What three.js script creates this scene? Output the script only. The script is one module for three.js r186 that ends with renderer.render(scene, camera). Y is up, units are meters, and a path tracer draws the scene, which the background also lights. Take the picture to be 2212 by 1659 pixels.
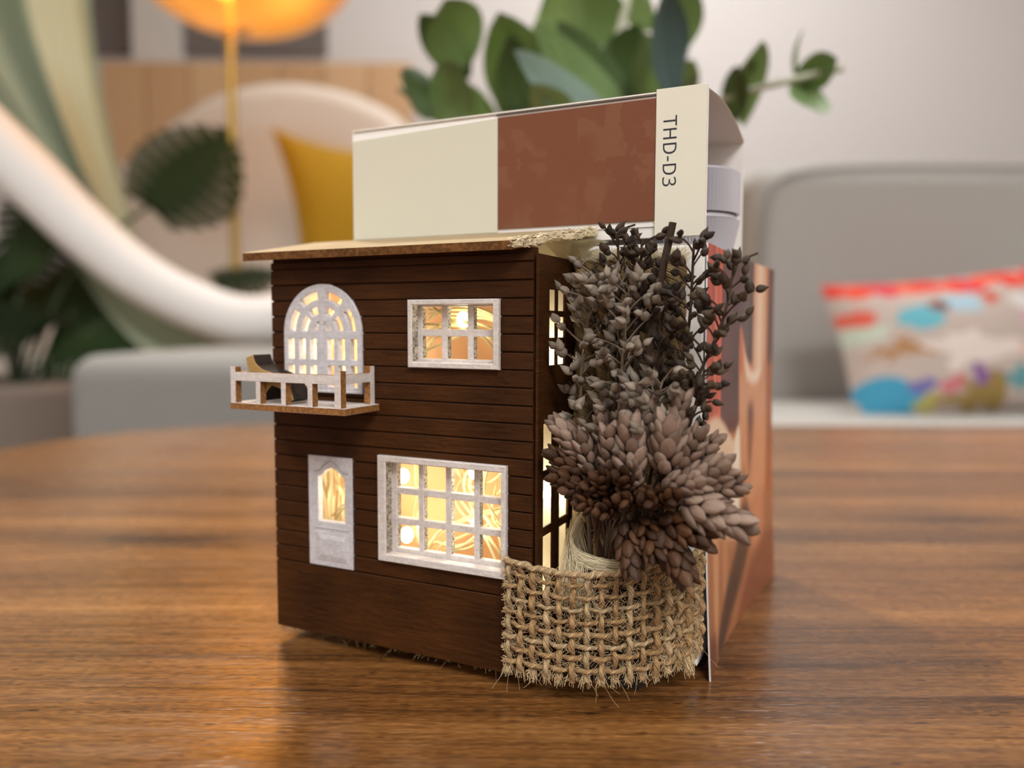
import * as THREE from 'three';
import { RoundedBoxGeometry } from 'three/addons/geometries/RoundedBoxGeometry.js';
import { mergeGeometries, mergeVertices, toCreasedNormals } from 'three/addons/utils/BufferGeometryUtils.js';
import { RectAreaLightUniformsLib } from 'three/addons/lights/RectAreaLightUniformsLib.js';
import { Brush, Evaluator, SUBTRACTION } from 'three-bvh-csg';

// ------------------------------------------------------------------ camera, light, exposure
RectAreaLightUniformsLib.init();
const scene = new THREE.Scene();
scene.background = new THREE.Color(0x0b0b0c);
const FPX = 1697.4, PITCH = THREE.MathUtils.degToRad(4.282), ROLL = THREE.MathUtils.degToRad(0.155);
const T = 0.45, EYE = 0.065;                                   // table top height, camera height above it (metres)
const camera = new THREE.PerspectiveCamera(2 * Math.atan(829.5 / FPX) * 180 / Math.PI, 2212 / 1659, 0.01, 30);
camera.position.set(0, T + EYE, 0);
camera.rotation.set(-PITCH, 0, ROLL, 'YXZ');
camera.focus = 0.136;
camera.userData.fStop = camera.getFocalLength() / 2.9;         // an aperture 2.9 mm wide
const renderer = new THREE.WebGLRenderer({ antialias: true });
renderer.toneMapping = THREE.LinearToneMapping;
renderer.toneMappingExposure = 1.0;
renderer.outputColorSpace = THREE.SRGBColorSpace;
renderer.shadowMap.enabled = true;
renderer.shadowMap.type = THREE.PCFSoftShadowMap;
// ceiling panels: [x, z, width, depth, radiance]
const PANELS = [[0.62, 1.95, 1.2, 0.9, 25, 'behind the camera'], [0.55, -1.85, 0.8, 0.7, 18, 'over the sofa'], [-1.35, 0.25, 0.7, 0.7, 13, 'added on the left to brighten the curtain and hammock']];  // the left panel is an added fill for the curtain and hammock
const WARM = new THREE.Color(0.985, 0.985, 0.975);
const CEIL = 2.5, LED = .00023;                                  // ceiling height, candela of one fairy light
for (const [x, z, w, d, L] of PANELS) {
  const l = new THREE.RectAreaLight(WARM, L, w, d);
  l.position.set(x, CEIL - 0.045, z);
  l.lookAt(x, 0, z);
  scene.add(l);
}

// added unseen spotlight over the armchair, brightening the coffee table: it throws the house's shadow towards the viewer
const SPOT = [-0.62, CEIL - 0.10, -1.55], SPOT_CD = 14;
{
  const l = new THREE.SpotLight(new THREE.Color(1.0, 0.88, 0.74), SPOT_CD, 0, 30 * Math.PI / 180, 0.6, 2);
  l.position.set(...SPOT); l.target.position.set(0.02, T, -0.16); l.castShadow = true; l.shadow.radius = 5; l.shadow.mapSize.set(2048, 2048);
  scene.add(l, l.target);
}

// ------------------------------------------------------------------ helpers
const MM = 0.001, V3 = (x, y, z) => new THREE.Vector3(x, y, z), RAD = Math.PI / 180;
let seed = 7;
const rnd = () => { seed = (seed * 1664525 + 1013904223) >>> 0; return seed / 4294967296; };
const rr = (a, b) => a + (b - a) * rnd();
const used = {};
function numbered(n) { used[n] = (used[n] ?? -1) + 1; return used[n] ? n + '_' + String(used[n]).padStart(3, '0') : n; }
function group(name, label, category, pos = [0, 0, 0], turn = 0, grp) {
  const o = new THREE.Group(); o.name = numbered(name); o.position.set(...pos); o.rotation.y = turn;
  o.userData = { label, category }; if (grp) o.userData.group = grp;
  scene.add(o); return o;
}
const counts = new WeakMap();
function partNo(parent, n) { if (!counts.has(parent)) counts.set(parent, {}); const c = counts.get(parent), k = c[n] = (c[n] ?? -1) + 1; return k ? n + '_' + String(k).padStart(3, '0') : n; }
function mesh(name, geo, mat, parent, label) {
  const m = new THREE.Mesh(geo, mat);
  m.castShadow = m.receiveShadow = true;
  if (parent) { m.name = partNo(parent, name); if (label) m.userData.label = label; parent.add(m); }
  else { m.name = numbered(name); scene.add(m); }
  return m;
}
const tag = (o, label, category, grp, kind) => { Object.assign(o.userData, { label, category }); if (grp) o.userData.group = grp; if (kind) o.userData.kind = kind; return o; };
function struct(name, geo, mat) { const m = mesh(name, geo, mat); m.userData.kind = 'structure'; return m; }
// millimetre geometry -> metres
const mm = (g) => { g.scale(MM, MM, MM); return g; };
// box-projected uv in units of s (the geometry's own units)
function boxUV(g, s = 1, turn = false) {
  if (g.index) g = g.toNonIndexed();
  const p = g.attributes.position, uv = new Float32Array(p.count * 2), a = V3(), b = V3(), c = V3();
  for (let i = 0; i < p.count; i += 3) {
    a.fromBufferAttribute(p, i); b.fromBufferAttribute(p, i + 1); c.fromBufferAttribute(p, i + 2);
    const n = b.clone().sub(a).cross(c.clone().sub(a)), ax = Math.abs(n.x), ay = Math.abs(n.y), az = Math.abs(n.z);
    [a, b, c].forEach((q, k) => {
      let [u, v] = az >= ax && az >= ay ? [q.x, q.y] : ax >= ay ? [q.z, q.y] : [q.x, q.z];
      if (turn) [u, v] = [v, u];
      uv[(i + k) * 2] = u / s; uv[(i + k) * 2 + 1] = v / s;
    });
  }
  g.setAttribute('uv', new THREE.BufferAttribute(uv, 2));
  return g;
}
const poly = (pts, holes = []) => { const s = new THREE.Shape(pts.map((p) => new THREE.Vector2(...p))); for (const h of holes) s.holes.push(new THREE.Path(h.map((p) => new THREE.Vector2(...p)))); return s; };
const box4 = (a, b, c, d) => [[a, c], [b, c], [b, d], [a, d]];
// extrusions in the house frame: x = u (right along the facade), y up, z = -v (v runs back into the house)
function ex(shape, v0, v1, bev = 0, curve = 12) {
  const g = new THREE.ExtrudeGeometry(shape, { depth: v1 - v0 - 2 * bev, bevelEnabled: bev > 0, bevelThickness: bev, bevelSize: bev, bevelOffset: -bev, bevelSegments: 1, curveSegments: curve });
  g.translate(0, 0, -v1 + bev); return g;
}
const exU = (shape, u0, u1, bev = 0) => { const g = ex(shape, 0, u1 - u0, bev); g.translate(0, 0, u1 - u0); g.rotateY(Math.PI / 2); g.translate(u0, 0, 0); return g; };
const exY = (shape, y0, y1, bev = 0) => { const g = ex(shape, 0, y1 - y0, bev); g.translate(0, 0, y1 - y0); g.rotateX(-Math.PI / 2); g.translate(0, y0, 0); return g; };
const bx = (u0, u1, y0, y1, v0, v1, bev = 0) => ex(poly(box4(u0, u1, y0, y1)), v0, v1, bev);
// tube with a varying radius; uv: x round, y along (in the curve's own units)
function tube(pts, r, segs = 24, rad = 6, cap = true) {
  const c = new THREE.CatmullRomCurve3(pts), f = c.computeFrenetFrames(segs, false), L = c.getLength();
  const pos = [], nor = [], uv = [], idx = [];
  for (let i = 0; i <= segs; i++) {
    const t = i / segs, p = c.getPointAt(t), R = typeof r === 'function' ? r(t) : r;
    for (let j = 0; j <= rad; j++) {
      const a = j / rad * 2 * Math.PI, n = f.normals[i].clone().multiplyScalar(Math.cos(a)).addScaledVector(f.binormals[i], Math.sin(a));
      pos.push(p.x + n.x * R, p.y + n.y * R, p.z + n.z * R); nor.push(n.x, n.y, n.z); uv.push(j / rad, t * L);
    }
  }
  for (let i = 0; i < segs; i++) for (let j = 0; j < rad; j++) { const a = i * (rad + 1) + j, b = a + rad + 1; idx.push(a, a + 1, b, b, a + 1, b + 1); }
  if (cap) for (const e of [0, segs]) {
    const k = pos.length / 3, p = c.getPointAt(e / segs), n = f.tangents[e].clone().multiplyScalar(e ? 1 : -1);
    pos.push(p.x, p.y, p.z); nor.push(n.x, n.y, n.z); uv.push(.5, e ? L : 0);
    for (let j = 0; j < rad; j++) { const a = e * (rad + 1) + j; e ? idx.push(a, a + 1, k) : idx.push(a + 1, a, k); }
  }
  const g = new THREE.BufferGeometry();
  g.setAttribute('position', new THREE.Float32BufferAttribute(pos, 3)); g.setAttribute('normal', new THREE.Float32BufferAttribute(nor, 3)); g.setAttribute('uv', new THREE.Float32BufferAttribute(uv, 2));
  g.setIndex(idx); return g;
}
// grid surface f(s, t) -> Vector3
function grid(f, ns, nt) {
  const pos = [], uv = [], idx = [];
  for (let i = 0; i <= ns; i++) for (let j = 0; j <= nt; j++) { const p = f(i / ns, j / nt); pos.push(p.x, p.y, p.z); uv.push(i / ns, j / nt); }
  for (let i = 0; i < ns; i++) for (let j = 0; j < nt; j++) { const a = i * (nt + 1) + j, b = a + nt + 1; idx.push(a, b, a + 1, b, b + 1, a + 1); }
  const g = new THREE.BufferGeometry();
  g.setAttribute('position', new THREE.Float32BufferAttribute(pos, 3)); g.setAttribute('uv', new THREE.Float32BufferAttribute(uv, 2)); g.setIndex(idx); g.computeVertexNormals(); return g;
}
// a pixel of the photograph (2212 x 1659) at a distance in metres -> a point of the room
function at(px, py, D) {
  const X0 = (px - 1106) / FPX, Y0 = (829.5 - py) / FPX, cr = Math.cos(ROLL), sr = Math.sin(ROLL), X = X0 * cr - Y0 * sr, Y = X0 * sr + Y0 * cr;
  const y = Math.cos(PITCH) * Y - Math.sin(PITCH), d = Math.cos(PITCH) + Math.sin(PITCH) * Y;
  return V3(X / d * D, T + EYE + y / d * D, -D);
}
// ---- noise and textures
const HT = new Float32Array(65536); { let s = 12345; for (let i = 0; i < 65536; i++) { s = (s * 1664525 + 1013904223) >>> 0; HT[i] = s / 4294967296; } }
const hsh = (x, y) => HT[((x * 73856093) ^ (y * 19349663)) & 65535];
function noise(x, y) { const xi = Math.floor(x), yi = Math.floor(y); let fx = x - xi, fy = y - yi; fx = fx * fx * (3 - 2 * fx); fy = fy * fy * (3 - 2 * fy); const a = hsh(xi, yi), b = hsh(xi + 1, yi), c = hsh(xi, yi + 1), d = hsh(xi + 1, yi + 1); return a + (b - a) * fx + (c - a) * fy + (a - b - c + d) * fx * fy; }
const fbm = (x, y, o = 4) => { let s = 0, a = .5, n = 0; for (let i = 0; i < o; i++) { s += a * noise(x + i * 17.3, y + i * 9.1); n += a; a *= .5; x *= 2.03; y *= 2.03; } return s / n; };
const smooth = (a, b, x) => { const t = Math.min(1, Math.max(0, (x - a) / (b - a))); return t * t * (3 - 2 * t); };
function dtex(w, h, f, srgb = false, wrap = THREE.RepeatWrapping) {
  const d = new Uint8Array(w * h * 4);
  for (let y = 0, i = 0; y < h; y++) for (let x = 0; x < w; x++, i += 4) { const c = f(x, y); if (typeof c === 'number') d[i] = d[i + 1] = d[i + 2] = c * 255; else { d[i] = c[0]; d[i + 1] = c[1]; d[i + 2] = c[2]; } d[i + 3] = 255; }
  const t = new THREE.DataTexture(d, w, h); t.wrapS = t.wrapT = wrap; t.magFilter = t.minFilter = THREE.LinearFilter; if (srgb) t.colorSpace = THREE.SRGBColorSpace; t.needsUpdate = true; return t;
}
// tiling noise
const tn = (x, y, w, h, sx, sy, o = 3) => { const fx = x / w, fy = y / h; const g = (u, v) => fbm(u * sx, v * sy, o); const bx_ = smooth(.8, 1, fx), by = smooth(.8, 1, fy); return (g(fx, fy) * (1 - bx_) + g(fx - 1, fy) * bx_) * (1 - by) + (g(fx, fy - 1) * (1 - bx_) + g(fx - 1, fy - 1) * bx_) * by; };
const clone = (t, rx, ry) => { const c = t.clone(); c.repeat.set(rx, ry); c.needsUpdate = true; return c; };
const std = (color, roughness = .6, o = {}) => new THREE.MeshStandardMaterial({ color, roughness, ...o });
const phy = (color, roughness = .6, o = {}) => new THREE.MeshPhysicalMaterial({ color, roughness, side: THREE.DoubleSide, ...o });
const mixc = (a, b, t) => [a[0] + (b[0] - a[0]) * t, a[1] + (b[1] - a[1]) * t, a[2] + (b[2] - a[2]) * t];

const brushBump = dtex(512, 512, (x, y) => .5 * tn(x, y, 512, 512, 10, 90, 3) + .5 * tn(x, y, 512, 512, 40, 50, 2));
const fineBump = dtex(256, 256, (x, y) => tn(x, y, 256, 256, 60, 60, 3));
const fabricBump = dtex(256, 256, (x, y) => .5 + .25 * Math.sin(x * Math.PI / 4) * Math.cos(y * Math.PI / 4) + .3 * (tn(x, y, 256, 256, 40, 40, 2) - .5));
const brownTex = dtex(512, 512, (x, y) => { const a = tn(x, y, 512, 512, 4, 6, 4), b = tn(x, y, 512, 512, 8, 110, 3); return mixc([46, 24, 6], [76, 43, 15], Math.min(1, Math.max(0, .5 + 1.1 * (a - .5) + .7 * (b - .5)))); }, true);
const whiteTex = dtex(256, 256, (x, y) => { const a = tn(x, y, 256, 256, 30, 30, 3), b = tn(x, y, 256, 256, 8, 60, 3); return mixc([206, 200, 196], [232, 228, 224], Math.min(1, Math.max(0, .5 + 1.2 * (a - .5) + 1.0 * (b - .5)))); }, true);
const burntTex = dtex(256, 256, (x, y) => { const a = tn(x, y, 256, 256, 44, 60, 3), b = tn(x, y, 256, 256, 60, 10, 2); return mixc([112, 72, 32], [164, 114, 58], smooth(.2, .85, .85 * a + .15 * b)); }, true);
const edgeTex = dtex(256, 256, (x, y) => { const a = tn(x, y, 256, 256, 50, 40, 4); return mixc([70, 62, 52], [178, 170, 160], smooth(.36, .6, a)); }, true);
const juteTex = dtex(256, 256, (x, y) => { const k = (x / 256 * 2 + y / 256 * 3), a = noise(Math.floor(((k * 14) % 14 + 14) % 14) + 3, 5.5) * .55 + tn(x, y, 256, 256, 26, 12, 3) * .5; return mixc([128, 102, 68], [226, 200, 158], Math.min(1, Math.max(0, a * 1.1 - .05))); }, true);
const juteBump = dtex(256, 256, (x, y) => { const k = (x / 256 * 2 + y / 256 * 3) * Math.PI * 2; return .5 + .3 * Math.sin(k * 2) + .2 * Math.sin(k * 5 + 1); });
const plyTop = dtex(256, 256, (x, y) => mixc([222, 196, 150], [244, 226, 188], tn(x, y, 256, 256, 5, 60, 3)), true);

const MAT = {
  brown: new THREE.MeshPhysicalMaterial({ color: 0xffffff, roughness: .58, specularIntensity: .3, map: brownTex, bumpMap: brushBump, bumpScale: .00018 }),
  white: std(0xf2eeec, .55, { map: whiteTex, bumpMap: fineBump, bumpScale: .00006 }),
  burnt: std(0xffffff, .75, { map: burntTex }),
  edge: std(0xffffff, .8, { map: edgeTex }),
  card: std(0xe9e6e1, .55, { bumpMap: fineBump, bumpScale: .00002 }),
  ply: std(0xffffff, .7, { map: plyTop }),
  inner: std(0xd9a679, .5, { bumpMap: fineBump, bumpScale: .00005 }),
  jute: std(0xffffff, .9, { map: juteTex, bumpMap: juteBump, bumpScale: .00018 }),
  juteDark: std(0xaaa494, .95, { map: juteTex, bumpMap: juteBump, bumpScale: .00018 }),
  fibre: std(0xcdb187, .8),
  fibrePale: std(0xdccfae, .8),
  film: phy(0xffffff, .08, { transmission: 1, thickness: 0, ior: 1.4 }),
};

// ------------------------------------------------------------------ the room
const wallPaint = std(0xd3cecc, .9, { bumpMap: fineBump, bumpScale: .0004 });
const BACK = -2.9;
const bxm = (x0, x1, y0, y1, z0, z1) => { const g = new THREE.BoxGeometry(x1 - x0, y1 - y0, z1 - z0); g.translate((x0 + x1) / 2, (y0 + y1) / 2, (z0 + z1) / 2); return boxUV(g, .1); };
struct('wall_back', bxm(-2.6, 2.8, 0, CEIL, BACK - .1, BACK), wallPaint);
struct('wall_left', bxm(-2.7, -2.6, 0, CEIL, BACK - .1, 2.7), wallPaint);
struct('wall_right', bxm(2.8, 2.9, 0, CEIL, BACK - .1, 2.7), wallPaint);
struct('wall_front', bxm(-2.7, 2.9, 0, CEIL, 2.7, 2.8), wallPaint);
struct('ceiling', bxm(-2.7, 2.9, CEIL, CEIL + .1, BACK - .1, 2.8), std(0xf3f0ec, .95));
struct('floor', bxm(-2.7, 2.9, -.1, 0, BACK - .1, 2.8), std(0x8d7760, .6));
struct('baseboard_back', bxm(-2.6, 2.8, 0, .09, BACK, BACK + .015), std(0xe6e2de, .6));
PANELS.forEach(([x, z, w, d, , where]) => {
  const o = group('ceiling_light', `square white ceiling light panel ${where}`, 'ceiling light', [x, CEIL, z]);
  const fr = new THREE.Shape(box4(-w / 2 - .03, w / 2 + .03, -d / 2 - .03, d / 2 + .03).map((p) => new THREE.Vector2(...p)));
  fr.holes.push(new THREE.Path(box4(-w / 2, w / 2, -d / 2, d / 2).map((p) => new THREE.Vector2(...p))));
  const g = new THREE.ExtrudeGeometry(fr, { depth: .035, bevelEnabled: false }); g.rotateX(Math.PI / 2);
  mesh('frame', g, std(0xdddddd, .5), o);
  const p = new THREE.BoxGeometry(w, .02, d); p.translate(0, -.02, 0);
  mesh('diffuser', p, std(0xffffff, .6, { emissive: WARM, emissiveIntensity: 1.2 }), o);
});
{
  const o = group('added_spotlight', 'small round ceiling spotlight added over the armchair to light the coffee table', 'spotlight', [SPOT[0], CEIL, SPOT[2]]);
  const dir = V3(0.64, -1.95, 1.39).normalize(), q = new THREE.Quaternion().setFromUnitVectors(V3(0, -1, 0), dir);
  mesh('ceiling_rose', new THREE.CylinderGeometry(.05, .05, .02, 32).translate(0, -.01, 0), std(0xe8e8e8, .5), o);
  const can = mesh('can', new THREE.LatheGeometry([[.0, .06], [.03, .06], [.045, .03], [.048, -.04], [.044, -.04], [.04, .02], [0, .04]].map((p) => new THREE.Vector2(...p)), 32), std(0xe0e0e0, .4), o);
  can.position.set(0, -.075, 0); can.quaternion.copy(q);
  const lens = mesh('lens', new THREE.CylinderGeometry(.038, .038, .004, 32).translate(0, .016, 0), std(0xffffff, .4, { emissive: 0xffe2bd, emissiveIntensity: 4 }), o);
  lens.position.copy(can.position); lens.quaternion.copy(q);
}
// wall shadow painted as a taupe strip, and pale pilaster on the back wall
{
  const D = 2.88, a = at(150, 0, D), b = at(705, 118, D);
  struct('shade_trim_1', bxm(a.x, b.x, b.y, CEIL, BACK, BACK + .02), std(0x6f6763, .9));  // dark colour stands for the shadow band on the wall
  const c = at(282, 0, 2.82), d = at(388, 300, 2.82);
  struct('trim_2', bxm(c.x, d.x, 0, CEIL, BACK, BACK + .08), std(0xcfc9c4, .9));
}

// ------------------------------------------------------------------ coffee table
{
  const X0 = -.268, X1 = .80, D1 = .515, D0 = -.12, R = .13;
  const knots = [[-104, 231, 30, 7], [150, 260, 26, 6]];
  const W = 2048, H = 2048, spanX = .60, spanD = .44, x0 = -.275, d0 = .085;
  const map = dtex(W, H, (i, j) => {
    const x = (x0 + i / W * spanX) * 1000, d = (d0 + j / H * spanD) * 1000;
    let zz = d + 16 * (fbm(x / 260, d / 130, 3) - .5) + 3 * (noise(x / 60, d / 18) - .5), kn = 0;
    for (const [kx, kd, rx, rd] of knots) { const q = Math.exp(-(((x - kx) / rx) ** 2) - (((d - kd) / rd) ** 2)); zz += 9 * q * Math.sign(d - kd) * Math.min(1, Math.abs(d - kd) / 3); kn = Math.max(kn, q); }
    const n1 = noise(x / 420 + 3, zz / 15), n2 = noise(x / 240, zz / 4.2), n3 = noise(x / 110, zz / 1.3), n4 = noise(x / 45, zz / .5), n5 = noise(x / 2.6, d / .36), n6 = noise(x / 1.2 + 40, d / .28), n7 = noise(x / 9, d / .5 + 70);
    const ln = Math.pow(1 - Math.abs(2 * noise(x / 380 + 9, zz / 7.5) - 1), 22) * (.35 + .65 * noise(x / 90, zz / 30));
    let v = .57 + .42 * (n1 - .5) + .24 * (n2 - .5) + .20 * (n3 - .5) + .16 * (n4 - .5) - .42 * ln;
    v += .30 * (n5 - .5) + .24 * (n6 - .5) + .22 * (n7 - .5);
    if (n5 > .72 && n7 > .4) v -= (n5 - .72) * 2.0;
    v -= .55 * kn * (.5 + .7 * noise(x / 12, zz / 2));
    v = Math.max(0, Math.min(1, v));
    return v < .5 ? mixc([52, 30, 13], [112, 73, 36], v * 2) : mixc([112, 73, 36], [164, 116, 66], v * 2 - 1);
  }, true, THREE.MirroredRepeatWrapping);
  map.repeat.set(1 / spanX, 1 / spanD); map.offset.set(-x0 / spanX, -d0 / spanD);
  const pore = dtex(1024, 1024, (x, y) => { const a = tn(x, y, 1024, 1024, 30, 160, 2), b = tn(x, y, 1024, 1024, 12, 300, 2); return Math.min(1, smooth(.25, .5, a) * .6 + .4 * b); });
  pore.repeat.set(1 / .09, 1 / .09);
  const rough = dtex(256, 256, (x, y) => .55 + .5 * (tn(x, y, 256, 256, 10, 50, 3) - .5)); rough.repeat.set(1 / .2, 1 / .1);
  const wood = new THREE.MeshPhysicalMaterial({ map, bumpMap: pore, bumpScale: .00004, roughness: .44, roughnessMap: rough, specularIntensity: 1, ior: 1.5 });
  const o = group('coffee_table', 'walnut coffee table with a satin top and rounded corners under the model house', 'table', [0, 0, 0]);
  const s = new THREE.Shape();
  s.moveTo(X0 + R, D0); s.lineTo(X1 - R, D0); s.absarc(X1 - R, D0 + R, R, -Math.PI / 2, 0); s.lineTo(X1, D1 - R); s.absarc(X1 - R, D1 - R, R, 0, Math.PI / 2); s.lineTo(X0 + R, D1); s.absarc(X0 + R, D1 - R, R, Math.PI / 2, Math.PI); s.lineTo(X0, D0 + R); s.absarc(X0 + R, D0 + R, R, Math.PI, 1.5 * Math.PI);
  const g = new THREE.ExtrudeGeometry(s, { depth: .024, bevelEnabled: true, bevelThickness: .004, bevelSize: .004, bevelOffset: -.004, bevelSegments: 3, curveSegments: 24 });
  g.rotateX(-Math.PI / 2); g.translate(0, T - .028, 0);
  const p = g.attributes.position, uv = g.attributes.uv; for (let i = 0; i < p.count; i++) uv.setXY(i, p.getX(i), -p.getZ(i));
  mesh('table_top', g, wood, o);
  for (const [x, d] of [[X0 + .1, D0 + .1], [X1 - .1, D0 + .1], [X0 + .1, D1 - .1], [X1 - .1, D1 - .1]]) {
    const l = new THREE.CylinderGeometry(.02, .013, T - .027, 16); l.translate(x, (T - .027) / 2, -d);
    mesh('leg', l, std(0x5a3a20, .5), o);
  }
}

// ------------------------------------------------------------------ sofa, ottoman, cushion
const greyFabric = (c) => std(c, .95, { bumpMap: clone(fabricBump, 1, 1), bumpScale: .0006 });
const rbox = (x0, x1, y0, y1, z0, z1, r, s = 5) => { const g = new RoundedBoxGeometry(x1 - x0, y1 - y0, z1 - z0, s, r); g.translate((x0 + x1) / 2, (y0 + y1) / 2, (z0 + z1) / 2); return g; };
{
  const o = group('sofa', 'light grey upholstered sofa with a high back behind the coffee table', 'sofa', [1.3, 0, -1.3]);
  const f = greyFabric(0xaaa8a3), L = (a) => a - 1.3, Z = (a) => a + 1.3;
  const tl = at(1622, 352, 1.52);
  mesh('back_cushion', rbox(L(tl.x), L(2.3), .33, tl.y, Z(-1.72), Z(-1.50), .05), f, o);
  const pipe = []; const y1 = tl.y - .022, xl = tl.x + .022;
  pipe.push(V3(L(xl), .38, Z(-1.497)), V3(L(xl), y1 - .06, Z(-1.497)), V3(L(xl + .018), y1 - .018, Z(-1.497)), V3(L(xl + .06), y1, Z(-1.497)), V3(L(1.4), y1 + .004, Z(-1.497)), V3(L(2.25), y1, Z(-1.497)));
  mesh('piping', tube(pipe, .006, 60, 6), greyFabric(0x9a9793), o);
  mesh('seat_cushion', rbox(L(.30), L(2.3), .20, .376, Z(-1.50), Z(-.78), .03), greyFabric(0xb0aea9), o);
  mesh('base', rbox(L(.32), L(2.28), .08, .205, Z(-1.70), Z(-.80), .015), f, o);
  for (const x of [.38, 2.2]) for (const z of [-.86, -1.62]) { const l = new THREE.CylinderGeometry(.02, .015, .085, 12); l.translate(L(x), .0425, Z(z)); mesh('leg', l, std(0x3a2a1c, .5), o); }
}
{
  const a = at(128, 768, .80);
  const o = group('ottoman', 'square grey upholstered ottoman at the left beyond the table edge', 'ottoman', [-.2, 0, -1.0]);
  mesh('cushion', rbox(a.x + .2, .26, .1, a.y, -.24, .2, .028, 6), greyFabric(0x848482), o);
  for (const x of [a.x + .27, .2]) for (const z of [-.18, .14]) { const l = new THREE.CylinderGeometry(.018, .014, .105, 12); l.translate(x, .0525, z); mesh('leg', l, std(0x3a2a1c, .5), o); }
}
function pillowGeo(w, h, th, puff = .5, pinch = .065) {
  const f = (sgn) => (s, t) => {
    const x = s * 2 - 1, y = t * 2 - 1, e = Math.max(0, (1 - x * x)) ** puff * Math.max(0, (1 - y * y)) ** puff;
    const px = x * (1 - pinch * (1 - y * y)), py = y * (1 - pinch * (1 - x * x));
    return V3(px * w / 2, py * h / 2, sgn * e * th / 2);
  };
  const a = grid(f(1), 28, 28), b = grid(f(-1), 28, 28); b.index.array.reverse(); b.computeVertexNormals();
  return mergeGeometries([a, b]);
}
{ // floral cushion: flat print
  const c = document.createElement('canvas'); c.width = c.height = 512; const x = c.getContext('2d');
  x.fillStyle = '#cdbdb4'; x.fillRect(0, 0, 512, 512);
  const blob = (cx, cy, rx, ry, col, n = 5) => { x.fillStyle = col; for (let i = 0; i < n; i++) { x.beginPath(); x.ellipse(cx + rr(-.5, .5) * rx, cy + rr(-.5, .5) * ry, rx * rr(.5, .9), ry * rr(.5, .9), rr(0, 3), 0, 7); x.fill(); } };
  for (let i = 0; i < 11; i++) blob(20 + i * 48, 30 + rr(-12, 22), 40, 34, ['#e8402f', '#ef5238', '#e23a4a', '#f4664a'][i % 4], 4);
  blob(30, 120, 30, 50, '#e86a58', 3); blob(30, 200, 24, 60, '#cfdccb', 3);
  blob(140, 165, 60, 42, '#6fc0d2', 4); blob(250, 130, 70, 30, '#b5d4e4', 4); blob(200, 130, 26, 16, '#7c4a44', 3); blob(330, 118, 30, 20, '#d94f36', 3);
  blob(420, 150, 70, 40, '#e9e4e0', 5); blob(430, 215, 60, 40, '#e2b3c4', 5); blob(500, 240, 24, 22, '#8e5aa0', 3);
  blob(90, 270, 70, 14, '#b98a5c', 4); blob(250, 300, 120, 40, '#f0e2da', 5); blob(400, 320, 90, 30, '#f2c9bd', 4);
  blob(60, 420, 60, 60, '#4aa6cc', 6); blob(130, 400, 30, 30, '#7c78b8', 4); blob(190, 410, 40, 22, '#d97f86', 4); blob(270, 395, 50, 26, '#8d62a2', 4); blob(350, 410, 60, 26, '#6aa3a8', 4); blob(140, 450, 40, 22, '#c3bc6a', 4); blob(260, 455, 100, 26, '#a58a4c', 4); blob(440, 440, 60, 40, '#e08f80', 4);
  const t = new THREE.CanvasTexture(c); t.colorSpace = THREE.SRGBColorSpace;
  const m = std(0xebebeb, .9, { map: t, side: THREE.DoubleSide });
  const o = group('cushion', 'cushion printed with red, blue and pink flowers, leaning on the sofa back', 'cushion', [0, 0, 0]);
  const p = at(2050, 750, 1.30); o.position.copy(p);
  const g = mesh('cover', pillowGeo(.40, .25, .14, .55), m, o); g.rotation.set(-.30, .12, .10, 'YXZ');
}
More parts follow.
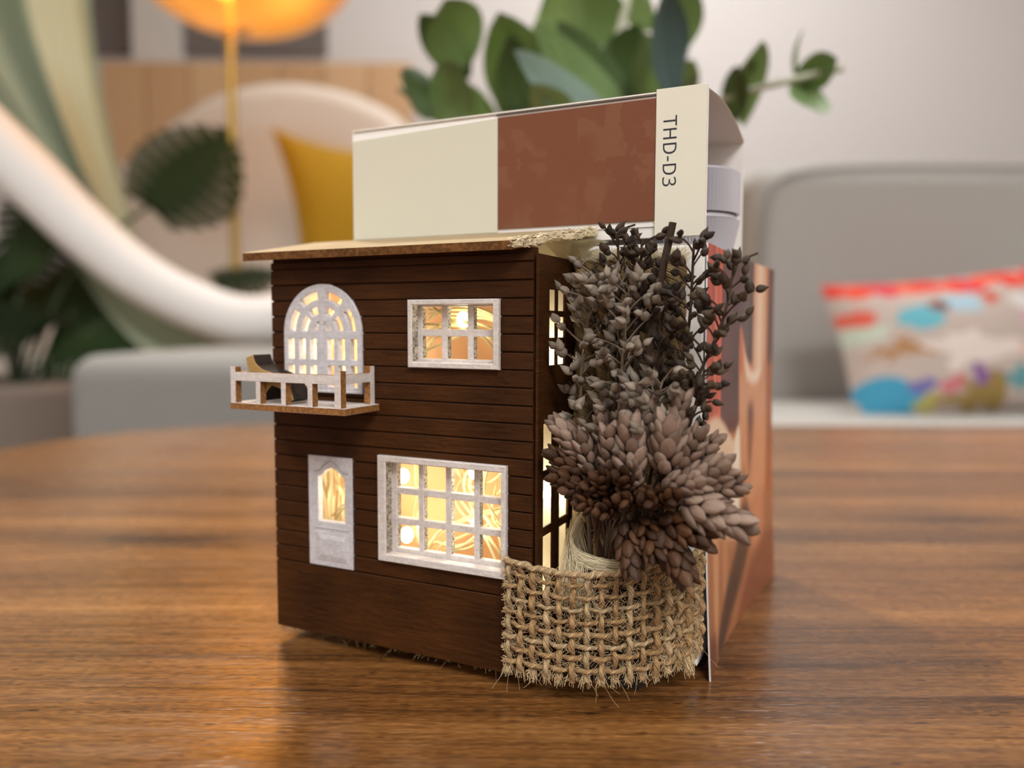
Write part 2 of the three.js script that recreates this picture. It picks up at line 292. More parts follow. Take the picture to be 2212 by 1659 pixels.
// ------------------------------------------------------------------ armchair, yellow cushion, painted lamplight panel
{
  const D = 2.17, k = D / FPX, P = (px, py) => { const q = at(px, py, D); return [q.x, q.y]; };
  const outline = [[150, 470], [225, 372], [330, 280], [440, 205], [560, 172], [680, 176], [790, 208], [872, 262], [905, 360], [915, 700]].map((p) => P(...p));
  const cv = new THREE.CatmullRomCurve3(outline.map((p) => V3(p[0], p[1], 0)), false, 'catmullrom', .5).getPoints(60).map((p) => [p.x, p.y]);
  cv.push([cv[cv.length - 1][0], .3], [cv[0][0], .3]);
  const cx = (outline[0][0] + outline[9][0]) / 2;
  const o = group('armchair', 'cream armchair with a wide rounded back standing behind the lamp', 'armchair', [cx, 0, -D]);
  const sh = poly(cv.map((p) => [p[0] - cx, p[1]]).reverse());
  const g = new THREE.ExtrudeGeometry(sh, { depth: .06, bevelEnabled: true, bevelThickness: .05, bevelSize: .05, bevelOffset: -.05, bevelSegments: 5 }); g.translate(0, 0, -.11);
  const f = std(0xd0c7bc, .95);
  mesh('backrest', g, f, o);
  const w = outline[9][0] - outline[0][0];
  mesh('seat', rbox(-w / 2 + .04, w / 2 - .04, .2, .44, -.02, .42, .05), f, o);
  for (const s of [-1, 1]) mesh('armrest', rbox(s * w / 2 - .07, s * w / 2 + .07, .15, .56, -.03, .42, .05), f, o);
  for (const s of [-1, 1]) for (const z of [.03, .36]) { const l = new THREE.CylinderGeometry(.02, .014, .21, 12); l.translate(s * (w / 2 - .08), .105, z); mesh('leg', l, std(0x6b4a2c, .5), o); }
  const q = at(790, 500, 2.0);
  const c = group('cushion', 'mustard yellow cushion standing in the cream armchair', 'cushion', [q.x, q.y, q.z]);
  const cg = mesh('cover', pillowGeo(.44, .48, .13, .5, .16), std(0x9c7a0a, .95), c); cg.rotation.set(-.12, .75, .07, 'YXZ');
  // warm lamplight on the wall behind the chair, painted as tan planks
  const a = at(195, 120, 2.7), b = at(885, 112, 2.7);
  const t = group('lamplight_panel', 'tan panel painting warm lamp light on the wall behind the cream armchair', 'panel', [(a.x + b.x) / 2, 0, -2.78]);
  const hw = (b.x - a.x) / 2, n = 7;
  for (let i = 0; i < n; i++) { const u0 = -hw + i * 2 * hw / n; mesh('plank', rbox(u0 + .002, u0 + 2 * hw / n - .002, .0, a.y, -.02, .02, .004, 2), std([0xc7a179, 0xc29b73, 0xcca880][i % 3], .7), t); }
}

// ------------------------------------------------------------------ floor lamp
{
  const D = 1.5, p = at(497, 60, D), rim = at(250, -12, D), rim2 = at(752, -12, D), R = (rim2.x - rim.x) / 2, cx = (rim.x + rim2.x) / 2;
  const o = group('floor_lamp', 'brass floor lamp with a glowing amber bowl shade', 'lamp', [p.x, 0, -D]);
  const brass = std(0xb99b52, .35, { metalness: .85 });
  const y0 = at(0, 66, D).y, yr = y0 + .10;
  const dx = cx - p.x + .02; // bowl hangs a little off the pole
  const pole = new THREE.CylinderGeometry(.0085, .0085, y0 + .06 - .02, 16); pole.translate(0, (y0 + .06 + .02) / 2, 0);
  mesh('pole', pole, brass, o);
  const base = new THREE.LatheGeometry([[0, 0], [.13, 0], [.13, .012], [.12, .02], [.02, .028], [0, .03]].map((q) => new THREE.Vector2(...q)), 40);
  mesh('base', base, brass, o);
  const prof = []; for (let i = 0; i <= 14; i++) { const a = i / 14 * Math.PI / 2; prof.push(new THREE.Vector2(Math.max(.014, Math.sin(a) * R), y0 + (1 - Math.cos(a)) * .15)); }
  const shade = new THREE.LatheGeometry(prof, 48); shade.translate(dx, 0, 0);
  mesh('lamp_shade', shade, phy(0xd49440, .38, { transmission: 1, thickness: 0, ior: 1.45 }), o);
  for (const [bxp, bz] of [[0, .0], [.11, .02]]) {
    const bulb = new THREE.LatheGeometry([[0, 0], [.016, .004], [.027, .022], [.03, .04], [.022, .062], [.012, .08], [.012, .1], [0, .1]].map((q) => new THREE.Vector2(...q)), 20);
    bulb.translate(bxp, y0 + .05, bz + .03);
    mesh('bulb', bulb, std(0xffffff, .4, { emissive: 0xffd9a0, emissiveIntensity: 7 }), o);
    const l = new THREE.PointLight(0xffe6c8, .19, 0, 2); l.position.set(bxp, y0 + .09, bz + .03); l.castShadow = true; l.shadow.radius = 1.2; o.add(l);
  }
}

// ------------------------------------------------------------------ curtain, hammock, monstera
{
  const D = 1.62;
  const left = (t) => -150 + 330 * Math.pow(t, 1.3) , right = (t) => 196 + 78 * Math.pow(t, 1.6);
  const top = at(0, -420, D);
  const f = (s, t) => {          // t: 0 ceiling .. 1 floor
    const yw = (CEIL - .05) * (1 - t) + .02 * t, py = 702 - (yw - T - EYE) * FPX / D, q = Math.min(1.2, Math.max(-.5, py / 470));
    const L = q > 0 ? left(Math.min(q, 1)) : -150 + 60 * q, R = q > 0 ? right(Math.min(q, 1.1)) : 196;
    const px = L + (R - L) * s, w = at(px, 700, D).x;
    return V3(w, yw, -D + .05 * Math.sin(s * 17 + 1.2 * Math.sin(t * 3)) * (1 - .35 * q) + .012 * Math.sin(s * 43));
  };
  const g = grid(f, 150, 30);
  const o = group('curtain', 'sage green curtain gathered in long folds at the left', 'curtain');
  mesh('cloth', g, phy(0xa8b298, .9, { transmission: .12, thickness: 0 }), o);
  const rod = new THREE.CylinderGeometry(.012, .012, 1.3, 16); rod.rotateZ(Math.PI / 2); rod.translate(at(40, 700, D).x, CEIL - .04, -D);
  mesh('curtain_rod', rod, std(0xb99b52, .4, { metalness: .8 }), o);
}
{
  const D = 1.28, c = [[-330, 60], [-150, 190], [-20, 305], [90, 408], [190, 506], [300, 596], [410, 656], [520, 692], [640, 690], [760, 650], [900, 560], [1010, 490]];
  const hw = [64, 64, 66, 64, 60, 56, 53, 53, 56, 60, 60, 52];
  const o = group('hammock', 'white padded hammock sling sagging in front of the sage green curtain', 'hammock');
  const P = c.slice(0, 9).concat([[760, 700], [900, 712], [1040, 716]]).map(([x, y], i) => at(x, y, D + (i > 7 ? .02 * (i - 7) : 0)));
  const g = tube(P, (t) => { const k = t * 11, i = Math.min(10, Math.floor(k)); return (hw[i] + (hw[i + 1] - hw[i]) * (k - i)) * D / FPX; }, 70, 22);
  mesh('sling', g, std(0xe6e5e3, .9), o);
  // olive cloth hanging below the padded edge
  const E = (x, y, d = 1.36) => at(x, y, d);
  const topc = new THREE.CatmullRomCurve3([E(120, 470), E(230, 580), E(330, 660), E(450, 720), E(580, 750), E(760, 760), E(1000, 765)]), botc = new THREE.CatmullRomCurve3([E(150, 560), E(240, 680), E(330, 760), E(450, 800), E(580, 815), E(760, 820), E(1000, 825)]);
  mesh('cloth', grid((s, t) => topc.getPoint(s).lerp(botc.getPoint(s), t).add(V3(0, 0, .02 * Math.sin(t * 6 + s * 4))), 40, 12), phy(0xa8b298, .95), o, 'sage green cloth under the padded edge');
}
// leaf blades
function monsteraGeo(w, h) {
  const s = new THREE.Shape(), pts = [], N = 9;
  const rimr = (a) => 1;
  const edge = (t, sgn) => { const y = -.42 + t * 1.42, x = Math.pow(Math.sin(Math.PI * Math.min(1, .12 + t * .88)), .8); return [sgn * x * w / 2, y * h / 1.42]; };
  const side = (sgn) => {
    const a = [];
    for (let i = 0; i < N; i++) {
      const t0 = i / N + .02, t1 = (i + .72) / N + .02, e0 = edge(t0, sgn), e1 = edge(t1, sgn), m = edge((i + .86) / N + .02, sgn);
      a.push(e0, [(e0[0] + e1[0]) * .52, (e0[1] + e1[1]) * .5], e1, [m[0] * .28, m[1] - h * .03]);
    }
    return a;
  };
  const R = side(1), L = side(-1).reverse();
  const all = [[0, -.25 * h], ...R, [0, h * .74], ...L];
  s.moveTo(...all[0]); for (const p of all.slice(1)) s.lineTo(...p);
  const g = new THREE.ExtrudeGeometry(s, { depth: .0012, bevelEnabled: false, steps: 1 });
  const p = g.attributes.position; for (let i = 0; i < p.count; i++) { const x = p.getX(i) / w, y = p.getY(i) / h; p.setZ(i, p.getZ(i) - .5 * w * x * x - .12 * h * y * y + .05 * w * Math.abs(x)); }
  g.computeVertexNormals(); return g;
}
{
  const base = at(40, 900, 1.36);
  const o = group('potted_monstera', 'dark green split-leaf plant in a taupe pot beside the ottoman', 'plant', [base.x, 0, base.z]);
  const pot = new THREE.LatheGeometry([[0, 0], [.10, 0], [.12, .03], [.14, .40], [.132, .42], [.124, .40], [.118, .36], [0, .36]].map((q) => new THREE.Vector2(...q)), 40);
  mesh('pot', pot, std(0x7d7168, .8), o);
  const soil = new THREE.CylinderGeometry(.12, .12, .02, 30); soil.translate(0, .365, 0); mesh('soil', soil, std(0x2a2018, 1), o);
  const dk = [...[0x1c2c12, 0x16230e, 0x24361a].map((c) => phy(c, .8, { specularIntensity: .35 }))];
  // px, py, size, roll, yaw, pitch
  const L = [[372, 402, .225, -.7, .2, -.25, 1.44], [500, 600, .13, -1.2, .2, -1.0, 1.45], [40, 560, .22, .4, -.5, -.5, 1.38], [135, 640, .20, -.7, .5, -.6, 1.42], [20, 690, .22, 1.0, .3, -.8, 1.34], [160, 735, .20, -1.4, -.2, -.7, 1.38], [-60, 620, .22, .9, .1, -.4, 1.42], [300, 690, .16, -1.8, .2, -.9, 1.42], [90, 500, .16, .1, .3, -.2, 1.46]];
  L.forEach(([px, py, s, roll, yaw, pitch, D], i) => {
    const q = at(px, py, D).sub(o.position), g = monsteraGeo(s * .92, s);
    const m = mesh('leaf', g, dk[i % 3], o); m.position.copy(q); m.rotation.set(pitch, yaw, roll, 'YXZ');
    const st = tube([V3(0, .37, 0), V3(q.x * .35, .37 + (q.y - .37) * .6, q.z * .4), V3(q.x * .8, q.y - .04, q.z), V3(q.x, q.y - .01, q.z - .006)], .004, 16, 6);
    mesh('stem', st, std(0x34472a, .6), o);
  });
}

// ------------------------------------------------------------------ eucalyptus in a vase on the table
{
  const D0 = .40, b = at(1225, 400, D0);
  const vase = group('vase', 'slim white ceramic vase on the table behind the model house', 'vase', [b.x, T, -D0]);
  mesh('body', new THREE.LatheGeometry([[0, 0], [.024, 0], [.03, .01], [.034, .05], [.026, .09], [.014, .115], [.017, .125], [.013, .122], [.010, .11], [0, .10]].map((q) => new THREE.Vector2(...q)), 40), std(0xe9e5df, .4), vase);
  const o = group('eucalyptus', 'bunch of green eucalyptus stems with round leaves behind the white carton', 'plant', [b.x, T + .105, -D0]);
  const cols = { g: 0x66823f, d: 0x4b6530, l: 0x86a35f, b: 0x7f998c, n: 0x4a6562, m: 0x6f8e50 };
  const mats = Object.fromEntries(Object.entries(cols).map(([k, c]) => [k, phy(c, .5, { transmission: .22, thickness: 0, bumpMap: clone(fineBump, 3, 3), bumpScale: .0003 })]));
  const leaf = (L, W, fold, cup, tip) => grid((s, t) => {
    const a = Math.pow(Math.sin(Math.PI * Math.pow(.02 + .98 * s, tip)), .75), x = (t * 2 - 1) * W / 2 * a, y = s * L;
    return V3(x, y, Math.abs(x) * fold + cup * L * (s - .5) * (s - .5) - .6 * x * x / W * cup);
  }, 12, 10);
  // base px,py -> tip px,py, width px, distance, colour, fold, tilt (turn about the leaf's length), pointed
  const Lv = [
    [1000, 135, 950, -8, 150, .37, 'g', .25, .3, .95], [1010, 160, 905, 20, 90, .385, 'd', .2, -.5, .95], [960, 240, 850, 165, 110, .38, 'd', .2, .4, .95], [960, 265, 1000, 130, 130, .37, 'm', .15, -.3, .95], [1070, 300, 960, 180, 100, .385, 'g', .2, .2, .95],
    [1160, 270, 1080, 20, 150, .39, 'g', .25, -.3, .95], [1120, 250, 1085, 70, 100, .385, 'd', .3, .6, .95], [1120, 280, 1180, 75, 170, .42, 'd', .2, 0, .95],
    [1290, 260, 1090, 130, 130, .345, 'b', .35, .5, .9], [1240, 300, 1150, 165, 90, .34, 'l', .2, -.7, .9], [1320, 240, 1130, 70, 150, .365, 'm', .3, .55, .92], [1380, 250, 1180, 60, 120, .38, 'd', .25, .3, .92],
    [1310, 230, 1390, 50, 120, .385, 'd', .25, -.3, .95], [1440, 250, 1370, 70, 110, .38, 'g', .2, .3, .95], [1230, 90, 1190, -60, 110, .39, 'l', .2, .2, .95], [1270, 100, 1310, -60, 130, .395, 'm', .2, -.2, .95], [1400, 60, 1340, -50, 100, .40, 'g', .2, .3, .95],
    [1440, 215, 1425, -40, 78, .35, 'n', .5, .25, .85], [1450, 190, 1452, -50, 70, .352, 'n', -.3, -.9, .85], [1440, 120, 1490, -40, 110, .375, 'm', .2, .3, .95], [1450, 215, 1505, 120, 70, .39, 'l', .2, 0, .95], [1470, 240, 1490, 150, 60, .37, 'g', .2, .3, .95],
    [1590, 262, 1632, 78, 86, .36, 'm', .5, .5, 1.1], [1580, 265, 1600, 130, 60, .36, 'd', .3, -.7, 1.0], [1706, 190, 1716, 60, 34, .345, 'm', .6, .8, 1.05], [1722, 178, 1822, 125, 74, .34, 'g', .3, .3, 1.0], [1722, 180, 1768, 265, 88, .342, 'm', .35, -.2, 1.05], [1590, 180, 1640, 120, 30, .36, 'l', .2, .3, 1],
  ];
  for (const [x0, y0, x1, y1, w, D, c, fold, turn, tip] of Lv) {
    const a = at(x0, y0, D + .012), e = at(x1, y1, D - .012), d = e.clone().sub(a), L = d.length();
    const m = mesh('leaf', leaf(L, w * D / FPX, fold, .5, tip), mats[c], o);
    const y = d.normalize(), z0 = V3(0, .1, 1).sub(y.clone().multiplyScalar(y.z)).normalize(), xx = V3().crossVectors(y, z0).normalize(), zz = V3().crossVectors(xx, y);
    m.quaternion.setFromRotationMatrix(new THREE.Matrix4().makeBasis(xx, y, zz)).multiply(new THREE.Quaternion().setFromAxisAngle(V3(0, 1, 0), turn));
    m.position.copy(a).sub(o.position);
  }
  const stem = (pts, r, col) => mesh('stem', tube([V3(0, 0, 0), ...pts.map(([x, y, D]) => at(x, y, D).sub(o.position))], r, 26, 7), std(col, .6), o);
  stem([[1080, 330, .40], [1000, 200, .385], [960, 60, .38]], .0014, 0x8a9a70); stem([[1160, 330, .40], [1120, 200, .40], [1200, -60, .40]], .0014, 0x8a9a70); stem([[1260, 320, .40], [1330, 100, .39], [1370, -60, .39]], .0022, 0xb9bca4);
  stem([[1300, 320, .39], [1440, 210, .365], [1440, 60, .36]], .0014, 0x7d8c66); stem([[1350, 300, .38], [1560, 215, .365], [1640, 190, .355], [1712, 172, .345], [1822, 146, .338]], .0016, 0xb4b8a4); stem([[1230, 330, .385], [1290, 250, .36], [1130, 120, .36]], .0013, 0x7d8c66); stem([[1040, 320, .39], [940, 250, .385], [860, 190, .38]], .0012, 0x7d8c66);
}
// ------------------------------------------------------------------ the model house (lengths in millimetres in its own frame)
const YAW = 25.555 * RAD, HX = 4.482 * MM, HD = 134.489 * MM;
const toWorld = (u, v, y) => V3(HX + MM * (Math.cos(YAW) * u + Math.sin(YAW) * v), T + MM * y, -(HD + MM * (-Math.sin(YAW) * u + Math.cos(YAW) * v)));
const houseThing = (name, label, category, [u, v, y] = [0, 0, 0], grp) => group(name, label, category, toWorld(u, v, y).toArray(), -YAW, grp);
const put = (name, geo, mat, parent, uvs = 18, turn = false, label) => mesh(name, uvs ? mm(boxUV(geo, uvs, turn)) : mm(geo), mat, parent, label);
const cut = (() => { const ev = new Evaluator(); ev.useGroups = false; return (g, ...holes) => { let a = new Brush(g); a.updateMatrixWorld(); for (const h of holes) { const b = new Brush(h); b.updateMatrixWorld(); a = ev.evaluate(a, b, SUBTRACTION); } const r = a.geometry; r.clearGroups(); return r; }; })();
const W = 59.08, H = 77.4, G = 2.5, V2 = 18.2, UR = 24.2, UL = -52;
const house = houseThing('model_house', 'miniature dark brown house with lit white windows, a balcony and a plywood roof', 'model house');
const arc = (cx, cy, r, a0, a1, n = 24) => Array.from({ length: n + 1 }, (_, i) => { const a = (a0 + (a1 - a0) * i / n) * RAD; return [cx + r * Math.cos(a), cy + r * Math.sin(a)]; });
const ACX = -46.05, ASP = 63.4;
const archOutline = (r, y0) => [[ACX - r, y0], [ACX + r, y0], ...arc(ACX, ASP, r, 0, 180)];
const OPEN = { big: [-33.05, -5.7, 19.85, 40.35], small: [-26.0, -7.2, 57.1, 69.65], door: [-50.25, -39.3, 16.7, 39.1] };
{ // front wall: a backing board with openings, carrying siding planks
  const holes = [...Object.values(OPEN).map((q) => box4(...q)), archOutline(9.55, 51.7)];
  const board = put('front_wall', ex(poly(box4(-W, -1, G, H), holes), .62, 2.2), MAT.brown, house, 40);
  put('wall_cap', bx(-W, -1, H - .1, 78.35, .7, 2.2), MAT.brown, board, 40);
  const prism = (s) => ex(poly(s), -2, 4);
  const P = 3.12, Y0 = 16.6;
  const plank = (a, b, y0, y1) => {
    const hit = [];
    for (const [h0, h1, k0, k1, s] of [...Object.values(OPEN).map((q) => [...q, box4(...q)]), [ACX - 9.55, ACX + 9.55, 51.7, ASP + 9.55, archOutline(9.55, 51.7)]]) {
      if (h1 < a || h0 > b || k1 < y0 || k0 > y1) continue;
      const full = k0 <= y0 + .3 && (s.length > 4 ? y1 < 70 : k1 >= y1 - .3);
      const m = (h0 + h1) / 2;
      if (full && m > a + .1 && m < b - .1) { plank(a, m - .01, y0, y1); plank(m + .01, b, y0, y1); return; }
    }
    for (const s of [...Object.values(OPEN).map((q) => box4(...q)), archOutline(9.55, 51.7)]) { const us = s.map((p) => p[0]), ys = s.map((p) => p[1]); if (Math.max(...us) > a && Math.min(...us) < b && Math.max(...ys) > y0 && Math.min(...ys) < y1) hit.push(prism(s)); }
    const j = rr(0, .04);
    let g = ex(poly(box4(a, b, y0 + .16, y1 - .10)), j, .62 + .05, .09);
    if (hit.length) g = cut(g, ...hit);
    const q = g.attributes.position; let any = q.count > 0;
    if (any) put('siding_plank', g, MAT.brown, board, rr(34, 46));
  };
  // whole rows are split where an opening runs right through them
  put('skirting_plank', ex(poly(box4(-W, -1.05, G, Y0 - .12)), 0, .66, .1), MAT.brown, board, 40);
  for (let y = Y0; y < H - .5; y += P) plank(-W + (y > 76 ? .7 : 0), -1.05, y, Math.min(y + P, H));
}
{ // right side wall with window and glazed door openings
  const sw = put('side_wall', exU(poly(box4(0, 17.8, G, 77.2), [box4(4.9, 12.4, 57.9, 71.3), box4(2.5, 14.5, 17.5, 47.7)]), -.5, 0, .06), MAT.brown, house, 40);
  const bar = (v0, v1, y0, y1) => put('muntin', exU(poly(box4(v0, v1, y0, y1)), -.45, -.05, .05), MAT.brown, sw, 30);
  bar(8.1, 9.0, 57.9, 71.3); bar(4.9, 8.1, 66.5, 67.6); bar(9, 12.4, 66.5, 67.6); bar(4.9, 8.1, 61.7, 62.8); bar(9, 12.4, 61.7, 62.8);
  bar(7.0, 10.2, 17.5, 47.7); for (const [a, b] of [[37.7, 39.3], [27.6, 29.2]]) { bar(2.5, 7, a, b); bar(10.2, 14.5, a, b); }
  put('room_lining', bx(-W + 1.5, -W + 2, G + 1.2, H, 2.4, 16.2), std(0xe8dcc0, .6), house, 30);
  // rest of the shell
  put('side_wall', exU(poly(box4(2.2, 17.8, G, H)), -W, -W + 1.5), MAT.brown, house, 40);
  put('house_floor', bx(-W + 1.5, -1.5, G, G + 1.2, 2.2, 17.6), MAT.ply, house, 30);
  put('room_lining', bx(-W + 1.5, -1.5, G + 1.2, H + 3, 16.2, 17.6), MAT.inner, house, 30);
  put('room_lining', bx(-8, -.5, G + 1.2, H + 3, 15.9, 16.2), std(0xf0e6c8, .6), house, 30);
}
{ // white window frames with their muntins
  const win = (o, inn, cols, rows, c0, c1, r0, r1, bw, label) => {
    const fr = put('window_frame', ex(poly(box4(o[0] + .05, o[1] - .05, o[2] + .05, o[3] - .05), [box4(...inn)]), -.9, 1.5, .16), MAT.white, house, 16, false, label);
    put('burnt_edge', ex(poly(box4(inn[0] + .01, inn[0] + .06, inn[2] + .1, inn[3] - .1)), -.6, 1.2), MAT.edge, fr, 8);
    const sash = (s) => put('sash', s, MAT.white, fr, 16);
    sash(ex(poly(box4(inn[0] - .4, inn[1] + .4, inn[2] - .4, inn[3] + .4), [box4(c0, c1, r0, r1)]), 1.5, 2.9, .08));
    const cw = (c1 - c0 - bw * (cols - 1)) / cols, ch = (r1 - r0 - bw * 1.08 * (rows - 1)) / rows;
    for (let i = 1; i < cols; i++) { const a = c0 + i * cw + (i - 1) * bw; put('muntin', bx(a, a + bw, r0, r1, 1.5, 2.9, .06), MAT.white, fr, 16); for (let r = 0; r < rows; r++) put('burnt_edge', bx(a + bw - .02, a + bw + .04, r0 + r * (ch + bw * 1.08) + .1, r0 + r * (ch + bw * 1.08) + ch - .1, 1.62, 2.8), MAT.edge, fr, 8); }
    for (let r = 0; r < rows; r++) put('burnt_edge', bx(c0 - .02, c0 + .04, r0 + r * (ch + bw * 1.08) + .1, r0 + r * (ch + bw * 1.08) + ch - .1, 1.62, 2.8), MAT.edge, fr, 8);
    for (let j = 1; j < rows; j++) { const a = r0 + j * ch + (j - 1) * bw * 1.08; for (let i = 0; i < cols; i++) { const q = c0 + i * (cw + bw); put('muntin', bx(q - .03, q + cw + .03, a, a + bw * 1.08, 1.5, 2.88, .06), MAT.white, fr, 16); } }
  };
  win(OPEN.big, [-31.15, -6.75, 21.35, 39.1], 4, 3, -30.05, -7.4, 22.2, 38.6, 1.16, 'large white twelve-pane window frame');
  win(OPEN.small, [-25.0, -8.35, 58.2, 68.6], 3, 2, -24.2, -9.2, 58.75, 68.35, 1.18, 'small white six-pane window frame');
}
const MILK = std(0xe4e6ee, .5, { map: whiteTex, bumpMap: fineBump, bumpScale: .00005 });
{ // arched balcony window
  const cell = (r0, r1, a0, a1) => [...arc(ACX, ASP, r0, a0, a1, 8), ...arc(ACX, ASP, r1, a1, a0, 8)];
  const holes = [];
  for (const [a, b] of [[-54.6, -53.05], [-51.8, -50.2], [-49.1, -47.5], [-44.8, -43.2], [-42.2, -40.6], [-39.3, -37.75]]) for (const [c, d] of [[58.2, 62.2], [52.9, 57.0]]) holes.push(box4(a + .05, b + .05, c, d));
  for (const m of [0, 1]) {
    const A = (a, b) => m ? [180 - b, 180 - a] : [a, b];
    holes.push(cell(6.55, 8.1, ...A(3, 36)), cell(6.5, 8.1, ...A(49, 83)), cell(3.6, 5.15, ...A(5, 42)), cell(3.7, 5.25, ...A(53, 79)));
    holes.push(cell(1.3, 2.3, ...A(14, 44)), cell(1.4, 2.3, ...A(56, 74)));
  }
  const fr = put('arched_window', ex(poly(archOutline(9.5, 51.75), holes), -.45, 1.0, .08, 24), MILK, house, 16, false, 'white arched double balcony window with many small panes');
  put('sill', bx(-55.5, -36.6, 51.72, 52.2, -.6, .9, .1), MILK, fr, 16);
  put('meeting_rail', bx(-46.35, -45.75, 52.6, 71.8, -.62, -.4, .06), MILK, fr, 16);
  put('pane', ex(poly(archOutline(8.9, 52.4)), 1.05, 1.15), MAT.film, fr);
}
{ // front door
  const o = OPEN.door, gl = [[-47.7, 25.9], [-41.15, 25.9], [-41.15, 34.9], [-41.9, 35.3], [-43, 36.3], [-44.4, 36.85], [-45.8, 36.3], [-46.8, 35.3], [-47.7, 34.9]];
  const d = put('front_door', ex(poly(box4(o[0] + .1, o[1] - .1, o[2] + .1, o[3] - .1), [gl]), -.25, 1.2, .12), MILK, house, 16, false, 'white front door with a shaped glass light');
  const pn = new THREE.ExtrudeGeometry(poly(box4(-47.0, -41.6, 19.2, 22.4)), { depth: .05, bevelEnabled: true, bevelThickness: .3, bevelSize: 1.25, bevelSegments: 1 }); pn.translate(0, 0, .25);
  put('panel', pn, MILK, d, 16);
  for (const y of [24.5, 23.5]) put('moulding', bx(-48.5, -40.2, y, y + .2, -.40, -.2, .06), MILK, d, 16);
  const arch = [[-48.6, 36.0], [-47.4, 36.1], [-46.4, 37.1], [-45.2, 38.0], [-44.4, 38.2], [-43.6, 38.0], [-42.4, 37.1], [-41.4, 36.1], [-40.3, 36.0]];
  put('moulding', tube(arch.map(([u, y]) => V3(u, y, .3)), .14, 40, 6), MILK, d, 0);
  put('pane', ex(poly(gl), .6, .7), MAT.film, d);
}
{ // balcony
  const bal = put('balcony', (() => { const g = exY(poly(box4(-60.2, -32.95, -10.5, 0)), 48.75, 50.0, .05); return g; })(), [MAT.white, MAT.burnt], house, 14, false, 'white balcony with burnt plywood edges');
  // exY caps are the first group (top and bottom), sides the second; boxUV keeps no groups, so set them again
  const regroup = (m, capFirst = true) => { const g = m.geometry, n = g.attributes.position.count; const p = g.attributes.position, A = V3(), B = V3(), C = V3(), idx = [[], []]; for (let i = 0; i < n; i += 3) { A.fromBufferAttribute(p, i); B.fromBufferAttribute(p, i + 1); C.fromBufferAttribute(p, i + 2); const N = B.sub(A).cross(C.sub(A)).normalize(); idx[capFirst(N) ? 0 : 1].push(i, i + 1, i + 2); } g.setIndex([...idx[0], ...idx[1]]); g.clearGroups(); g.addGroup(0, idx[0].length, 0); g.addGroup(idx[0].length, idx[1].length, 1); };
  regroup(bal, (N) => Math.abs(N.y) > .5);
  const zc = (N) => Math.abs(N.z) > .5, xc = (N) => Math.abs(N.x) > .5;
  const p2 = (name, g, f) => regroup(put(name, g, [MAT.white, MAT.burnt], bal, 14), f);
  // front rail
  for (const [a, b, top] of [[-60.15, -58.9, 56.9], [-53.8, -52.7, 54.4], [-47.65, -46.55, 54.4], [-41.4, -40.3, 54.4], [-35.3, -33.9, 56.7]]) p2('rail_post', bx(a, b, 50, top, -10.4, -8.8, .04), zc);
  p2('rail', bx(-58.9, -35.3, 54.25, 55.9, -10.4, -8.85, .04), zc);
  // side rails
  for (const s of [[-33.95 - 1.5, -33.95], [-60.15, -58.65]]) {
    p2('rail', exU(poly(box4(s[0] < -50 ? -8.8 : -8.8, -1.3, 54.25, 55.9)), s[0], s[1], .04), xc);
    p2('rail_post', exU(poly(box4(-1.3, -.02, 50, 57.2)), s[0], s[1], .04), xc);
  }
}
{ // roof: plywood sheet rising towards the carton, its right end torn to pale fibre
  const shear = (g) => { const p = g.attributes.position; for (let i = 0; i < p.count; i++) p.setY(i, p.getY(i) + (-p.getZ(i) + 4) * .186); return g; };
  const rg = shear(exY(poly([[-62.5, -4], [-3.3, -4], [-2.6, -1.4], [-.8, 3], [-1.4, 6], [1.6, 10], [1.2, 13], [3.6, 17.8], [-62.5, 17.8]]), 77.55, 79.2, .08));
  const roof = put('roof', rg, [MAT.ply, MAT.burnt], house, 30);
  { const g = roof.geometry, p = g.attributes.position, idx = [[], []], A = V3(), B = V3(), C = V3(); for (let i = 0; i < p.count; i += 3) { A.fromBufferAttribute(p, i); B.fromBufferAttribute(p, i + 1); C.fromBufferAttribute(p, i + 2); const N = B.clone().sub(A).cross(C.clone().sub(A)).normalize(); idx[N.y > .5 ? 0 : 1].push(i, i + 1, i + 2); } g.setIndex([...idx[0], ...idx[1]]); g.addGroup(0, idx[0].length, 0); g.addGroup(idx[0].length, idx[1].length, 1); }
  const fuzz = [];
  for (let i = 0; i < 900; i++) {
    const t = rnd(), a = V3(-3.3 + 7 * t + rr(-1.4, .3), 77.7 + 4.05 * t + rr(.1, 1.7), 4 - 21.6 * t), d = V3(rr(.2, 1.1), rr(-.35, .35), rr(-.6, .9));
    fuzz.push(tube([a, a.clone().addScaledVector(d, .5).add(V3(0, rr(-.12, .12), 0)), a.clone().add(d)], rr(.05, .11), 3, 4, false));
  }
  const f = put('torn_edge', mergeGeometries(fuzz), std(0xe9dcc0, .95), roof, 0); f.userData.kind = 'stuff';
  put('torn_ply', shear(exY(poly([[-3.2, -3.7], [-1.9, -1.4], [0, 3], [-.4, 6], [2.6, 10], [2.2, 13], [4.4, 17.6], [-.5, 17.6], [-4, -3]]), 77.75, 78.9, .2)), std(0xe3d3b0, .95, { bumpMap: fineBump, bumpScale: .0004 }), roof, 6);
  const q = (a) => V3(a[0], a[2], -a[1]);
  const cover = grid((s, t) => { const a = q([-1.4, 1.5, 77.3]).lerp(q([.2, 18, 77.3]), s), b = q([2.2, 4, 80.0]).lerp(q([6.5, 17.9, 80.6]), s); return a.lerp(b, t).add(V3(0, .5 * Math.sin(t * 3.1) + .25 * Math.sin(s * 7 + t * 3), 0)); }, 12, 8);
  put('tape_cover', cover, phy(0xe8dcae, .35, { transmission: .35, thickness: 0 }), house, 0);
}
